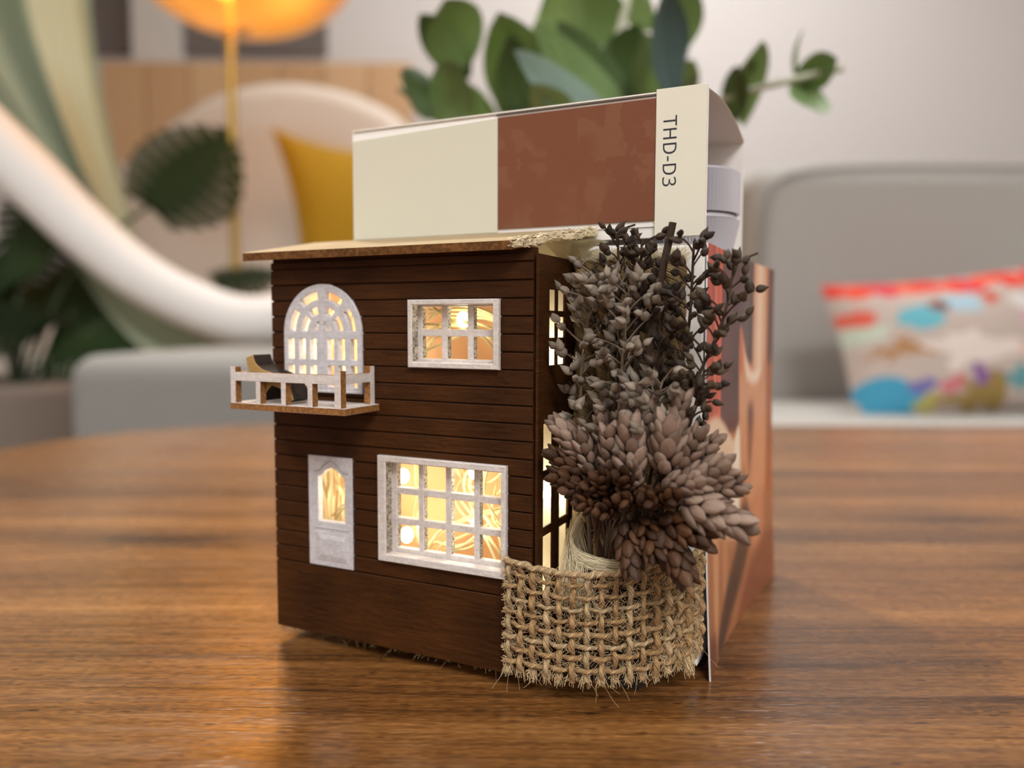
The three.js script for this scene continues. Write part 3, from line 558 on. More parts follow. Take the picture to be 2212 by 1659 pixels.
{ // body behind the facade
  put('body', bx(UL, UR, 2.5, 79.4, V2, 85, .3), MAT.card, house, 40, false, 'white card body behind the brown front');
  put('felt_base', bx(-48, 16, 0, 2.5, 9, 78, .2), std(0x2a211a, .95), house, 20, false, 'dark felt foot under the house');
  put('paper_fold', grid((s, t) => V3(18 + 5.5 * s, 3 + 18 * t, -(16.5 - 1.6 * Math.sin(s * 9) + s * 1.2)), 24, 6), phy(0xd9d6d8, .6), house, 0, false, 'crumpled white paper behind the burlap');
  // loose fibres under the front edge
  const hair = [];
  for (let i = 0; i < 110; i++) {
    const u = rr(-50, -6), n = rr(.25, 1.0) * (rnd() < .10 ? 3.2 : 1), a = V3(u, G + rr(-.1, .25), rr(-1.6, -.1)), d = V3(rr(-1, 1), -rr(.2, 1) * Math.min(1.0, n), rr(-.2, 1.1));
    hair.push(tube([a, a.clone().add(V3(d.x * .4, -.3 * rnd(), d.z * .6)), a.clone().add(V3(d.x * .9 * n, Math.max(-2.2, d.y * n), d.z * n)), a.clone().add(V3(d.x * n + rr(-.4, .4), Math.max(-2.3, d.y * n * 1.1), d.z * n + rr(-.3, .5)))], rr(.018, .034), 8, 3, false));
  }
  for (let i = 0; i < 40; i++) { const a = V3(-58.5 + rr(-.4, 6), G + rr(-1.2, .1), rr(-1.5, .3)), d = V3(rr(-1.6, 1), rr(-.5, .1), rr(-.4, .6)); hair.push(tube([a, a.clone().addScaledVector(d, .5).add(V3(0, rr(0, .2), 0)), a.clone().add(d)], .05, 5, 3, false)); }
  put('loose_fibres', mergeGeometries(hair), std(0x8f7a58, .9), house, 0).userData.kind = 'stuff';
}
// ------------------------------------------------------------------ warm fairy lights inside
{
  const o = houseThing('fairy_lights', 'string of warm white fairy lights coiled inside the model house', 'string lights');
  const wire = phy(0xfaf3c6, .15, { transmission: .2, thickness: 0 });
  const P = (u, y, v) => V3(Math.max(-56.4, Math.min(-2.6, u)), y, -v);
  const strand = (pts) => put('wire', tube(pts.map((p) => P(...p)), .27, 40, 6), wire, o, 0);
  // fan of strands at the right of the large window
  for (let i = 0; i < 9; i++) strand([[-8 + rr(-6, 4), 5, rr(6, 12)], [-9 + rr(-3, 2), 22 + rr(-4, 4), rr(4, 8)], [-13 - i * 1.3 + rr(-2, 2), 30 + rr(-2, 6), rr(6, 12)], [-10 - i * .8, 43 + rr(-3, 6), rr(9, 14)]]);
  for (let i = 0; i < 6; i++) strand([[-31 + rr(-2, 3), 4, rr(6, 12)], [-25 + rr(-3, 3), 20 + rr(-2, 4), rr(6, 9)], [-18 + rr(-3, 3), 24 + rr(-3, 5), rr(6, 12)], [-6, 33 + rr(-6, 6), rr(7, 14)]]);
  for (let i = 0; i < 4; i++) strand([[-30 + rr(-1, 1), 44, 8], [-28.5 + rr(-2, 2), 34, rr(6, 9)], [-29.5 + rr(-1, 2), 25, rr(5, 9)], [-26, 12, 10]]);
  for (let i = 0; i < 3; i++) strand([[-24, 42, 9 + i], [-20 + i * 2, 36 - i * 2, 8], [-14, 32 + i * 3, 10 - i], [-7, 41, 9]]);
  // behind the door
  for (let i = 0; i < 8; i++) strand([[-48 + i * .85 + rr(-.5, .5), 46, rr(7, 12)], [-47.5 + i * .8, 35, rr(5, 9)], [-47 + i * .75 + rr(-.8, .8), 28, rr(5, 9)], [-45 + rr(-2, 2), 8, rr(7, 12)]]);
  for (let i = 0; i < 14; i++) strand([[-57 + i * .9, 44, rr(9, 14)], [-56.5 + i * .8 + rr(-.4, .4), 35, rr(7, 13)], [-56.5 + i * .85 + rr(-.8, .8), 27, rr(7, 13)], [-54 + rr(-3, 5), 8, rr(9, 13)]]);
  strand([[-50, 25, 7], [-46.5, 27.5, 5], [-43, 29.5, 5], [-38, 30.5, 8]]); strand([[-50, 24, 8], [-46, 27.2, 5.6], [-42, 29, 5.6], [-38, 30, 8]]);
  // upper floor
  for (let i = 0; i < 7; i++) strand([[-30, 58 + i * 1.2, rr(8, 12)], [-24 + i * .4, 62.5 + rr(-2, 3), rr(6, 9)], [-16 + rr(-2, 2), 65.5 + rr(-3, 1.5), rr(5, 9)], [-10 + rr(-1, 1), 60 + rr(-2, 3), rr(6, 10)], [-6, 52, 11]]);
  for (let i = 0; i < 4; i++) strand([[-28, 66 + i, 10], [-22, 68.6 - i * .7, 8], [-14, 67.5 - i * .6, 8 + i], [-6, 62 - i * 2, 11]]);
  for (let i = 0; i < 8; i++) strand([[-56 + i * 2.6, 50, rr(8, 13)], [-54.5 + i * 2.4 + rr(-1, 1), 57, rr(6, 10)], [-54 + i * 2.3 + rr(-1, 1), 63, rr(6, 10)], [-50 + i * 1.4, 72, rr(9, 13)]]);
  const BULB = std(0xfff3c4, .3, { emissive: 0xfff0b0, emissiveIntensity: 9 });
  const leds = [[-31.6, 35.2, 6, 1.2], [-15.9, 37.1, 6, .9], [-31.2, 23.3, 6.5, 1.3], [-29.1, 25.6, 8, .8], [-15.5, 27.6, 6, .8], [-18.0, 66.0, 6, 1.25], [-42.0, 31, 6.5, .8], [-46.5, 30, 10, .8], [-51.5, 60.5, 8, .8], [-41, 60.5, 9, .8], [-46, 55, 8, .9], [-9, 12, 9, .9], [-3.4, 33, 12, .8], [-4, 60, 12, .8], [-45, 68, 10, .8]];
  leds.forEach(([u, y, v, r], i) => {
    const b = new THREE.SphereGeometry(1, 14, 10); b.scale(r, r * 1.25, r); b.translate(u, y, -v);
    put('bulb', b, BULB, o, 0);
    const l = new THREE.PointLight(0xfff1d8, LED, 0, 2); l.position.set(u * MM, y * MM, -v * MM); l.castShadow = true; l.shadow.radius = r * MM / .02; o.add(l);
  });
}
// ------------------------------------------------------------------ carton on top, with its paint chips, and the bottle in it
const canvasTex = (w, h, f) => { const c = document.createElement('canvas'); c.width = w; c.height = h; f(c.getContext('2d'), w, h); const t = new THREE.CanvasTexture(c); t.colorSpace = THREE.SRGBColorSpace; return t; };
{
  const BT = 106.4, BB = 82.2, BD = 37.6, o = houseThing('carton', 'open-ended white card carton with paint colour cards glued to its front', 'carton', [0, 0, 0]);
  put('front_panel', bx(UL, UR, 80.9, BT, V2, V2 + .5, .08), MAT.card, o, 40);
  put('back_panel', bx(UL, UR, 79.4, 104.9, V2 + BD - .5, V2 + BD, .08), MAT.card, o, 40);
  const top = grid((s, t) => V3(UL + (UR - UL) * s, BT - 1.5 * t + 1.9 * Math.sin(Math.PI * t) * (.25 + .75 * s * s), -(V2 + BD * t)), 30, 20);
  const top2 = top.clone(); top2.translate(0, -.45, 0); top2.index.array.reverse(); top2.computeVertexNormals();
  put('top_panel', mergeGeometries([top, top2]), phy(0xe4e0dc, .6), o, 0);
  put('floor_panel', bx(UL, UR - 1, 79.4, 79.9, V2 + .6, V2 + BD - .6, .08), MAT.card, o, 40);
  put('end_flap', exU(poly(box4(V2 + .5, V2 + BD - .5, 79.9, 104.5)), UL, UL + .5), MAT.card, o, 40);
  // layered card edge under the lid
  const lay = std(0x6d6458, .8);
  put('card_edge', bx(-17, 15, BT - .32, BT - .14, V2 - .55, V2 + .1), lay, o, 10, false, 'brown layered card edge');
  put('card_edge', bx(-51.6, 24.0, BT - .02, BT + .22, V2 - .5, V2 + 1), std(0xf3efe6, .7), o, 10);
  const skew = (g, k0, k1, u0, u1) => { const p = g.attributes.position; for (let i = 0; i < p.count; i++) if (p.getY(i) > 95) { const s = (p.getX(i) - u0) / (u1 - u0); p.setY(i, p.getY(i) + k0 + (k1 - k0) * s); } return g; };
  const lam = std(0xf1eee9, .6);
  const sheet = skew(bx(-51.9, 15.2, 82.9, 106.0, V2 - .22, V2 - .02, .03), -.1, 0, -51.9, 15.2); put('backing_sheet', sheet, lam, o, 20);
  put('paint_card', skew(bx(-51.7, -16.75, 83.3, 105.5, V2 - .5, V2 - .22, .04), -1.2, 0, -51.7, -16.8), std(0xd3d1bf, .38, { bumpMap: fineBump, bumpScale: .00002 }), o, 20, false, 'pale greenish white paint colour card');
  const chipTex = dtex(512, 512, (x, y) => { const a = tn(x, y, 512, 512, 4, 4, 3), b = fbm(x / 55, y / 70, 4); return mixc([116, 68, 43], [124, 78, 53], smooth(.5, .56, b) * .9 * smooth(.35, .6, a) + .1 * a); }, true);
  put('paint_card', bx(-16.65, 14.95, 83.95, 105.6, V2 - .5, V2 - .22, .04), std(0xffffff, .42, { map: chipTex, bumpMap: fineBump, bumpScale: .00002 }), o, 32, false, 'chocolate brown paint colour card');
  const lb = put('label_card', bx(15.1, 24.15, 80.9, 107.0, V2 - .72, V2 - .3, .04), std(0xdfdccb, .5), o, 20, false, 'cream end strip of the colour card with a printed code');
  const txt = canvasTex(256, 768, (x, w, h) => { x.fillStyle = '#dfdccb'; x.fillRect(0, 0, w, h); x.translate(w / 2, h / 2); x.rotate(Math.PI / 2); x.fillStyle = '#23272e'; x.font = '190px sans-serif'; x.textAlign = 'center'; x.textBaseline = 'middle'; const tw = x.measureText('THD-D3').width; x.scale(700 / tw, 1); x.fillText('THD-D3', 0, 8); });
  const pl = new THREE.PlaneGeometry(4.6, 13.8); pl.translate(17.75, 95.9, -(V2 - .725));
  put('printed_code', pl, std(0xffffff, .5, { map: txt }), lb, 0, false, 'dark letters THD-D3 running down the strip');
  const b = houseThing('plastic_bottle', 'white plastic bottle with two ribbed caps standing in the open carton end', 'bottle', [16.5, 39, 79.9]);
  const ribbed = (r0, r1, y0, y1) => { const n = 84; let g = new THREE.CylinderGeometry(r1, r0, y1 - y0, n * 2, 4, false); const p = g.attributes.position; for (let i = 0; i < p.count; i++) { const x = p.getX(i), z = p.getZ(i), r = Math.hypot(x, z); if (r > r0 * .7) { const a = Math.round((Math.atan2(z, x) / (2 * Math.PI)) * n * 2), k = (a & 1) ? .95 : 1; p.setX(i, x * k); p.setZ(i, z * k); } } g.translate(0, (y0 + y1) / 2, 0); g = g.toNonIndexed(); g.computeVertexNormals(); return g; };
  const plast = phy(0xb3b0b6, .4, { clearcoat: .2, clearcoatRoughness: .3 });
  put('ribbed_cap', ribbed(8.6, 9.9, 0, 6.0), plast, b, 0);
  put('neck', new THREE.LatheGeometry([[0, 6.0], [9.2, 6.0], [9.4, 6.3], [9.0, 7.3], [0, 7.3]].map((q) => new THREE.Vector2(...q)), 48), plast, b, 0);
  put('ribbed_cap', ribbed(9.9, 9.8, 7.3, 15.4), plast, b, 0);
  put('cap_top', new THREE.LatheGeometry([[9.4, 15.35], [9.2, 15.8], [8.6, 16.05], [0, 16.1]].map((q) => new THREE.Vector2(...q)).reverse(), 48), plast, b, 0);
}
// ------------------------------------------------------------------ photo print leaning on the right side
{
  const t = canvasTex(512, 576, (x, w, h) => {
    // u across (0 near edge), y down; painted as soft patches of the printed picture
    const shape = (pts, col) => { x.fillStyle = col; x.beginPath(); x.moveTo(...pts[0]); for (let i = 1; i < pts.length; i++) { const p = pts[i - 1], q = pts[i], m = [(p[0] + q[0]) / 2, (p[1] + q[1]) / 2]; x.quadraticCurveTo(p[0], p[1], m[0], m[1]); } x.lineTo(...pts[pts.length - 1]); x.closePath(); x.fill(); };
    x.fillStyle = '#b4683f'; x.fillRect(0, 0, w, h);
    x.filter = 'blur(3px)';
    x.fillStyle = '#c24a30'; x.fillRect(-10, -10, 112, 280); x.fillStyle = '#a93827'; x.fillRect(30, -10, 14, 240); x.fillStyle = '#e38a63'; x.fillRect(52, -10, 9, 200); x.fillStyle = '#d9583a'; x.fillRect(76, -10, 20, 260);
    x.fillStyle = '#54282c'; x.fillRect(98, -10, 140, 275); x.fillStyle = '#642d30'; x.fillRect(118, -10, 30, 200); x.fillStyle = '#44232b'; x.fillRect(186, -10, 34, 240);
    x.fillStyle = '#4c3438'; x.fillRect(232, -10, 104, 175); x.fillStyle = '#5c4a4c'; x.fillRect(262, -10, 40, 150);
    x.filter = 'blur(7px)';
    x.fillStyle = '#e6b48f'; x.fillRect(338, -10, 110, 230); x.fillStyle = '#f6d9bd'; x.fillRect(372, -10, 36, 190);
    x.fillStyle = '#5a3326'; x.fillRect(466, -10, 60, 190); x.fillStyle = '#a8623c'; x.fillRect(456, 170, 70, 160);
    x.filter = 'blur(4px)';
    shape([[236, 262], [228, 180], [230, 116], [240, 100], [262, 128], [300, 168], [344, 184], [392, 176], [430, 150], [456, 190], [456, 460], [200, 460]], '#d99b72');
    shape([[-20, 236], [50, 226], [110, 238], [160, 262], [206, 284], [238, 246], [252, 330], [240, 470], [0, 530], [-20, 530]], '#ecd2b4');
    x.filter = 'blur(6px)';
    shape([[232, 110], [244, 106], [258, 150], [250, 190], [234, 170]], '#cf6238');
    shape([[262, 140], [300, 172], [346, 184], [396, 172], [424, 156], [400, 200], [340, 204], [290, 190]], '#fbe6d0');
    shape([[206, 280], [236, 250], [246, 330], [228, 440], [200, 430], [196, 340]], '#fbf0e0');
    x.filter = 'blur(9px)';
    shape([[300, 236], [352, 232], [350, 276], [330, 330], [318, 376], [306, 300]], '#8a5440'); shape([[312, 240], [340, 240], [334, 272], [316, 268]], '#5b3a34');
    shape([[120, 300], [150, 290], [140, 380], [110, 440], [96, 400]], '#cf9a72'); shape([[262, 330], [296, 330], [292, 470], [262, 470]], '#b87850');
    shape([[370, 260], [440, 230], [450, 380], [400, 430], [366, 380]], '#dd9d72');
    shape([[0, 380], [70, 400], [150, 420], [240, 440], [330, 420], [420, 400], [530, 420], [530, 590], [-10, 590]], '#b0724e');
    shape([[40, 390], [84, 380], [90, 470], [70, 560], [44, 560]], '#d8a075'); shape([[120, 420], [150, 410], [158, 480], [140, 520], [118, 500]], '#c98f66');
    shape([[330, 410], [400, 380], [440, 400], [430, 470], [370, 500], [336, 470]], '#d08c66');
    shape([[250, 400], [310, 390], [330, 450], [290, 500], [200, 540], [90, 590], [60, 560], [160, 490], [230, 450]], '#4a372f');
    shape([[0, 520], [60, 530], [60, 590], [-10, 590]], '#7a4a36'); shape([[330, 500], [420, 480], [530, 480], [530, 590], [200, 590]], '#8a5138');
    x.filter = 'none';
    for (let i = 0; i < 900; i++) { x.globalAlpha = .10; x.fillStyle = rnd() < .5 ? '#fff0dc' : '#5a3020'; const yy = 240 + rnd() * 336; x.fillRect(rnd() * w, yy, 1.5, rr(6, 26)); } x.globalAlpha = 1;
  });
  const o = houseThing('photo_card', 'glossy photo print of a tan animal leaning against the right side of the house', 'photo card', [25, 18, 0]);
  const bot = new THREE.CatmullRomCurve3([V3(26.9, 18.2, 0), V3(26.0, 33, 0), V3(26.4, 52, 0), V3(27.6, 71, 0), V3(29, 89, 0)]);
  const f = (s, tt) => { const b = bot.getPoint(s), u1 = 24.75 + 2.2 * s * s, k = Math.pow(1 - tt, 2.2); const top = 79.6 - .4 * s; return V3(u1 + (b.x - u1) * k - 25, top * tt + .05, -(18.0 + 71 * s) + 18); };
  const face = grid(f, 40, 30); put('printed_face', face, std(0xffffff, .3, { map: t, side: THREE.DoubleSide }), o, 0);
  const back = grid((s, tt) => f(s, tt).add(V3(-.32, 0, 0)), 40, 30);
  const strip = (g1, g2) => grid((s, q) => (q < .5 ? g1 : g2)(s), 40, 1);
  const A = (s) => V3(.32 * 0, 0, 0);
  put('card_back', mergeGeometries([back, strip((s) => f(0, s).add(V3(-.01, 0, 0)), (s) => f(0, s).add(V3(-.32, 0, 0))), strip((s) => f(1, s).add(V3(-.01, 0, 0)), (s) => f(1, s).add(V3(-.32, 0, 0))), strip((s) => f(s, 1).add(V3(-.01, 0, 0)), (s) => f(s, 1).add(V3(-.32, 0, 0))), strip((s) => f(s, 0).add(V3(-.01, 0, 0)), (s) => f(s, 0).add(V3(-.32, 0, 0)))]), phy(0xe6e3e2, .6), o, 0, false, 'white back and edges of the print');
}
// ------------------------------------------------------------------ lounger on the balcony
{
  const o = houseThing('lounge_chair', 'tiny curved wooden lounger with dark top on the white balcony', 'lounge chair', [-52, -5, 50]);
  const rib = (c, w) => { const cv = new THREE.CatmullRomCurve3(c.map(([u, y]) => V3(u, y, 0))), n = 24, A = [], B = []; for (let i = 0; i <= n; i++) { const p = cv.getPointAt(i / n), t = cv.getTangentAt(i / n), ww = w * (.75 + .5 * Math.sin(Math.PI * Math.min(1, i / n + .12))) / 2; A.push([p.x - t.y * ww + 52, p.y + t.x * ww - 50]); B.push([p.x + t.y * ww + 52, p.y - t.x * ww - 50]); } return poly([...A, ...B.reverse()]); };
  const two = (g, nm) => { g.translate(0, 0, -5); const m = put(nm, g, [std(0xf0dcae, .7, { map: plyTop }), std(0x33211a, .6, { bumpMap: fineBump, bumpScale: .0001 })], o, 12); const p = m.geometry.attributes.position, idx = [[], []], a = V3(), b = V3(), c = V3(); for (let i = 0; i < p.count; i += 3) { a.fromBufferAttribute(p, i); b.fromBufferAttribute(p, i + 1); c.fromBufferAttribute(p, i + 2); const N = b.sub(a).cross(c.sub(a)).normalize(); idx[Math.abs(N.z) > .6 ? 0 : 1].push(i, i + 1, i + 2); } m.geometry.setIndex([...idx[0], ...idx[1]]); m.geometry.addGroup(0, idx[0].length, 0); m.geometry.addGroup(idx[0].length, idx[1].length, 1); };
  two(ex(rib([[-57.0, 58.9], [-56.4, 57.0], [-54.2, 55.3], [-51.2, 54.6], [-48.9, 53.6], [-47.6, 52.2], [-47.0, 50.6]], 2.0), -8.6 + 5 - 5, -3.6 + 5 - 5, .12), 'seat');
  two(ex(rib([[-51.6, 54.6], [-53.2, 53.4], [-54.0, 52.0], [-54.4, 50.6]], 1.7), -8.6, -3.6, .12), 'leg');
}
// ------------------------------------------------------------------ burlap pouch and jute cords
const pathPt = (() => { // plan of the burlap: along the front wall, then an ellipse round to the card; s in millimetres
  const pts = []; for (let u = -5.4; u < 2; u += .5) pts.push([u, -1.3]);
  for (let i = 0; i <= 40; i++) { const a = i / 40 * Math.PI / 2 * .98; pts.push([2 + 23.0 * Math.sin(a), 16.9 - 18.1 * Math.cos(a)]); }
  const c = new THREE.CatmullRomCurve3(pts.map(([u, v]) => V3(u, 0, -v))); c.arcLengthDivisions = 400; const L = c.getLength();
  return { L, at: (s, out) => { const t = Math.min(1, Math.max(0, s / L)), p = c.getPointAt(t), d = c.getTangentAt(t); return V3(p.x + (-d.z) * out, 0, p.z + d.x * out); } };
})();
{
  const o = houseThing('burlap_pouch', 'open-weave natural burlap pouch wrapped round the lower right corner of the house', 'pouch', [0, 0, 0]);
  const L = pathPt.L, NV = 17, NH = 9, y0 = (s) => 5.0 + 2.6 * Math.pow(Math.max(0, s) / L, 2.2), y1 = (s) => 24.3 - 1.3 * Math.sin(Math.min(1, s / (L * .62)) * Math.PI) + 1.2 * Math.pow(s / L, 2);
  const pt = (s, f, out) => { const p = pathPt.at(s, out); p.y = y0(s) + (y1(s) - y0(s)) * f; return p; };
  const sv = Array.from({ length: NV }, (_, i) => .5 + i * (L - 1) / (NV - 1) + rr(-.15, .15)), fh = Array.from({ length: NH }, (_, j) => .045 + j * .935 / (NH - 1) + (j < NH - 1 ? rr(-.008, .008) : 0));
  const mats = [0xffffff, 0xf2e6d6, 0xe6d6c0].map((c) => std(c, .9, { map: juteTex, bumpMap: juteBump, bumpScale: .0002 }));
  const uvT = (g, k) => { const u = g.attributes.uv; for (let i = 0; i < u.count; i++) u.setXY(i, u.getX(i), u.getY(i) * k); return g; };
  sv.forEach((s, i) => {
    const P = [pt(s + rr(-.2, .2), -.045 - rnd() * .03, .1)];
    for (let j = 0; j < NH; j++) { P.push(pt(s + rr(-.12, .12), fh[j], ((i + j) & 1 ? .55 : -.55))); if (j < NH - 1) P.push(pt(s + rr(-.12, .12), (fh[j] + fh[j + 1]) / 2, 0)); }
    const r0 = rr(.44, .62), ph = rr(0, 9);
    put('warp_thread', uvT(tube(P, (t) => r0 * (1 + .14 * Math.sin(t * 31 + ph)), 54, 8), .16), mats[i % 3], o, 0);
  });
  fh.forEach((f, j) => {
    const P = [pt(-.5, f, 0)];
    sv.forEach((s, i) => { P.push(pt(s, f + rr(-.006, .006), ((i + j) & 1 ? -.5 : .5) * (j === NH - 1 ? .4 : 1) + (j === NH - 1 ? .35 : 0))); if (i < NV - 1) P.push(pt((s + sv[i + 1]) / 2, f + rr(-.006, .006), 0)); });
    P.push(pt(L + .4, f, 0));
    const r0 = j === NH - 1 ? .60 : rr(.36, .46), ph = rr(0, 9);
    put('weft_thread', uvT(tube(P, (t) => r0 * (1 + .12 * Math.sin(t * 60 + ph)), 110, 8), .22), mats[(j + 1) % 3], o, 0);
  });
  const fz = [];
  const hair = (a, d, r, n = 5) => fz.push(tube([a, a.clone().addScaledVector(d, .33).add(V3(rr(-.16, .16), rr(-.16, .16), rr(-.1, .16))), a.clone().addScaledVector(d, .7).add(V3(rr(-.16, .16), rr(-.16, .16), rr(-.1, .16))), a.clone().add(d)], r, n, 3, false));
  for (let i = 0; i < 2600; i++) { const s = rr(0, L), f = rnd(), a = pt(s, f, rr(-.5, .75)), b = pt(s + rr(-2, 2), f + rr(-.1, .1), rr(-.4, 1.0)); hair(a, b.sub(a), rr(.015, .034)); }
  for (let i = 0; i < 700; i++) { const s = sv[Math.floor(rnd() * NV)] + rr(-.7, .7), a = pt(s, rr(-.04, .03), rr(-.4, .5)), d = V3(rr(-.7, .7), -rr(.4, 1.9), rr(-.2, .5)); hair(a, d, rr(.03, .06)); }
  for (let i = 0; i < 260; i++) { const j = Math.floor(rnd() * NH), a = pt(rr(-.3, .6), fh[j] + rr(-.03, .03), rr(-.2, .4)), d = V3(-rr(.1, .9), rr(-.4, .4), rr(0, .5)); hair(a, d, rr(.03, .06)); }
  for (let i = 0; i < 340; i++) { const s = L * rr(.68, 1), a = pt(s, rnd() < .5 ? rr(-.02, .2) : rr(.8, 1.02), rr(-.3, .6)), d = V3(rr(-.8, .8), rr(-1.4, .9), rr(0, .8)); hair(a, d, rr(.03, .065)); }
  // a few long stray hairs
  for (let i = 0; i < 26; i++) { const s = rr(0, L * .95), a = pt(s, rr(-.05, .1), .4), d = V3(rr(-4, 4), -rr(1, 4), rr(.3, 2)); if (a.y + d.y < .3) d.y = .3 - a.y; hair(a, d, .025, 10); }
  for (let i = 0; i < 90; i++) { const a = pt(L * .86 + rr(-.9, .9), rr(-.02, .06), rr(-.2, .4)), d = V3(rr(.2, 1.6), -rr(1.6, 3.4), rr(0, .5)); hair(a, d, rr(.04, .08)); }
  put('loose_fibres', mergeGeometries(fz), std(0xd9c096, .85), o, 0).userData.kind = 'stuff';
}
{ // vertical jute cords on the card body behind the flowers, and a collar of jute round the stems
  const twist = (u, v, y0, y1, R) => { const gs = []; for (let k = 0; k < 3; k++) { const P = []; for (let i = 0; i <= 60; i++) { const t = i / 60, a = t * 26 + k * 2 * Math.PI / 3; P.push(V3(u + R * .5 * Math.cos(a), y0 + (y1 - y0) * t, -v + R * .5 * Math.sin(a))); } gs.push(tube(P, R * .56, 120, 8)); } const g = mergeGeometries(gs), q = g.attributes.uv; for (let i = 0; i < q.count; i++) q.setY(i, q.getY(i) * .12); return g; };
  const names = ['nearest the brown side wall', 'second from the brown side wall', 'in the middle behind the seed pods', 'second from the white paper edge', 'nearest the white paper edge'];
  for (let i = 0; i < 5; i++) {
    const u = 2.6 + i * 4.2, o = houseThing('jute_rope', `thick upright jute rope with frayed top, ${names[i]}`, 'rope', [u, 15.9, 4], 'upright jute ropes behind the dried flowers');
    put('twisted_strands', twist(0, 0, 0, 73, 2.05), MAT.juteDark, o, 0);
    const fz = []; for (let k = 0; k < 260; k++) { const a = rr(0, 6.3), r = rr(.1, 1.9), A = V3(Math.cos(a) * r, 72.2, Math.sin(a) * r), b = rr(.1, 2.2), h = rr(.5, 3.0); fz.push(tube([A, A.clone().add(V3(Math.cos(a) * .3 * b, h * .6, Math.sin(a) * .3 * b)), A.clone().add(V3(Math.cos(a) * b + rr(-.4, .4), h, Math.sin(a) * b + rr(-.3, .3)))], rr(.025, .05), 5, 3, false)); }
    for (let k = 0; k < 160; k++) { const a = rr(-.3, 3.4), y = rr(4, 70), A = V3(Math.cos(a) * 2, y, Math.sin(a) * 2), d = V3(Math.cos(a) * rr(.2, 1) + rr(-.8, .8), rr(-1.6, 1.6), Math.sin(a) * rr(.1, .8)); fz.push(tube([A, A.clone().addScaledVector(d, .5).add(V3(rr(-.2, .2), 0, .1)), A.clone().add(d)], rr(.02, .04), 5, 3, false)); }
    put('frayed_top', mergeGeometries(fz), MAT.fibrePale, o, 0).userData.kind = 'stuff';
  }
  const o = houseThing('jute_wad', 'pale wad of loose jute fibre tucked inside the burlap pouch', 'jute wad', [4, 6, 14]);
  const fz = [], cl = new THREE.CatmullRomCurve3([[5.4, 31, 8], [4.4, 29, 6.4], [4.2, 26.6, 5], [5.8, 24.8, 3.8], [9, 24.0, 3.0], [13.5, 23.8, 3.2], [18, 24, 5]].map(([u, y, v]) => V3(u - 4, y - 14, -(v - 6))));
  for (let i = 0; i < 620; i++) { // fibres lying along the collar
    const t0 = rr(0, .75), t1 = Math.min(1, t0 + rr(.2, .45)), P = [], o1 = rr(-1, 1) * 1.5, o2 = rr(-1, 1) * 1.5;
    for (let j = 0; j < 5; j++) { const t = t0 + (t1 - t0) * j / 4, p = cl.getPoint(t), w = 1 - .45 * t; p.add(V3(rr(-.25, .25) + o1 * .6 * w, o2 * w + rr(-.2, .2), o1 * w)); P.push(p); }
    fz.push(tube(P, rr(.03, .07), 12, 4, false));
  }
  for (let i = 0; i < 420; i++) { // fibres fanning down into the pouch
    const t = rr(.08, .6), p = cl.getPoint(t).add(V3(rr(-1, 1), rr(-1.2, .8), rr(-.8, 1))), u = rr(-1.6, 2.6);
    fz.push(tube([p, p.clone().add(V3(u * .3, -2.4, .5)), p.clone().add(V3(u * .8, -5.5, rr(.4, 1.4))), p.clone().add(V3(u * 1.2 + rr(-.6, .6), -rr(7, 11), rr(.2, 1.6)))], rr(.03, .065), 10, 4, false));
  }
  put('fibres', mergeGeometries(fz), MAT.fibrePale, o, 0).userData.kind = 'stuff';
}
// ------------------------------------------------------------------ dried flowers
const podGeos = Array.from({ length: 4 }, (_, k) => {
  const prof = [[0, 0], [.4, .10], [.68, .5], [.76, 1.0], [.58, 1.6], [.24, 2.15], [.02, 2.6]].map(([r, y]) => new THREE.Vector2(r * (.9 + .08 * k), y * (1.05 - .05 * k)));
  const g = new THREE.LatheGeometry(prof, 10), p = g.attributes.position;
  for (let i = 0; i < p.count; i++) { const a = Math.atan2(p.getZ(i), p.getX(i)), m = 1 + .17 * Math.cos(a * (2 + k % 2) + k), b = p.getY(i); p.setX(i, p.getX(i) * m + .07 * b * b * (k - 1.5) * .4); p.setZ(i, p.getZ(i) * (2 - m) * .86); }
  g.computeVertexNormals(); return mm(g);
});
const Q = new THREE.Quaternion(), UP = V3(0, 1, 0);
const podMats = { gray: [0x85796b, 0x716659, 0x9a8d7e], dark: [0x35251a, 0x2c1e14, 0x422f20], olive: [0x493b28, 0x3d301d, 0x36291b] };
for (const k in podMats) podMats[k] = podMats[k].map((c) => phy(c, .4, { bumpMap: fineBump, bumpScale: .0001 }));
const stemMats = { gray: std(0x6d5d4d, .8), dark: std(0x3a281a, .8), olive: std(0x40301e, .8) };
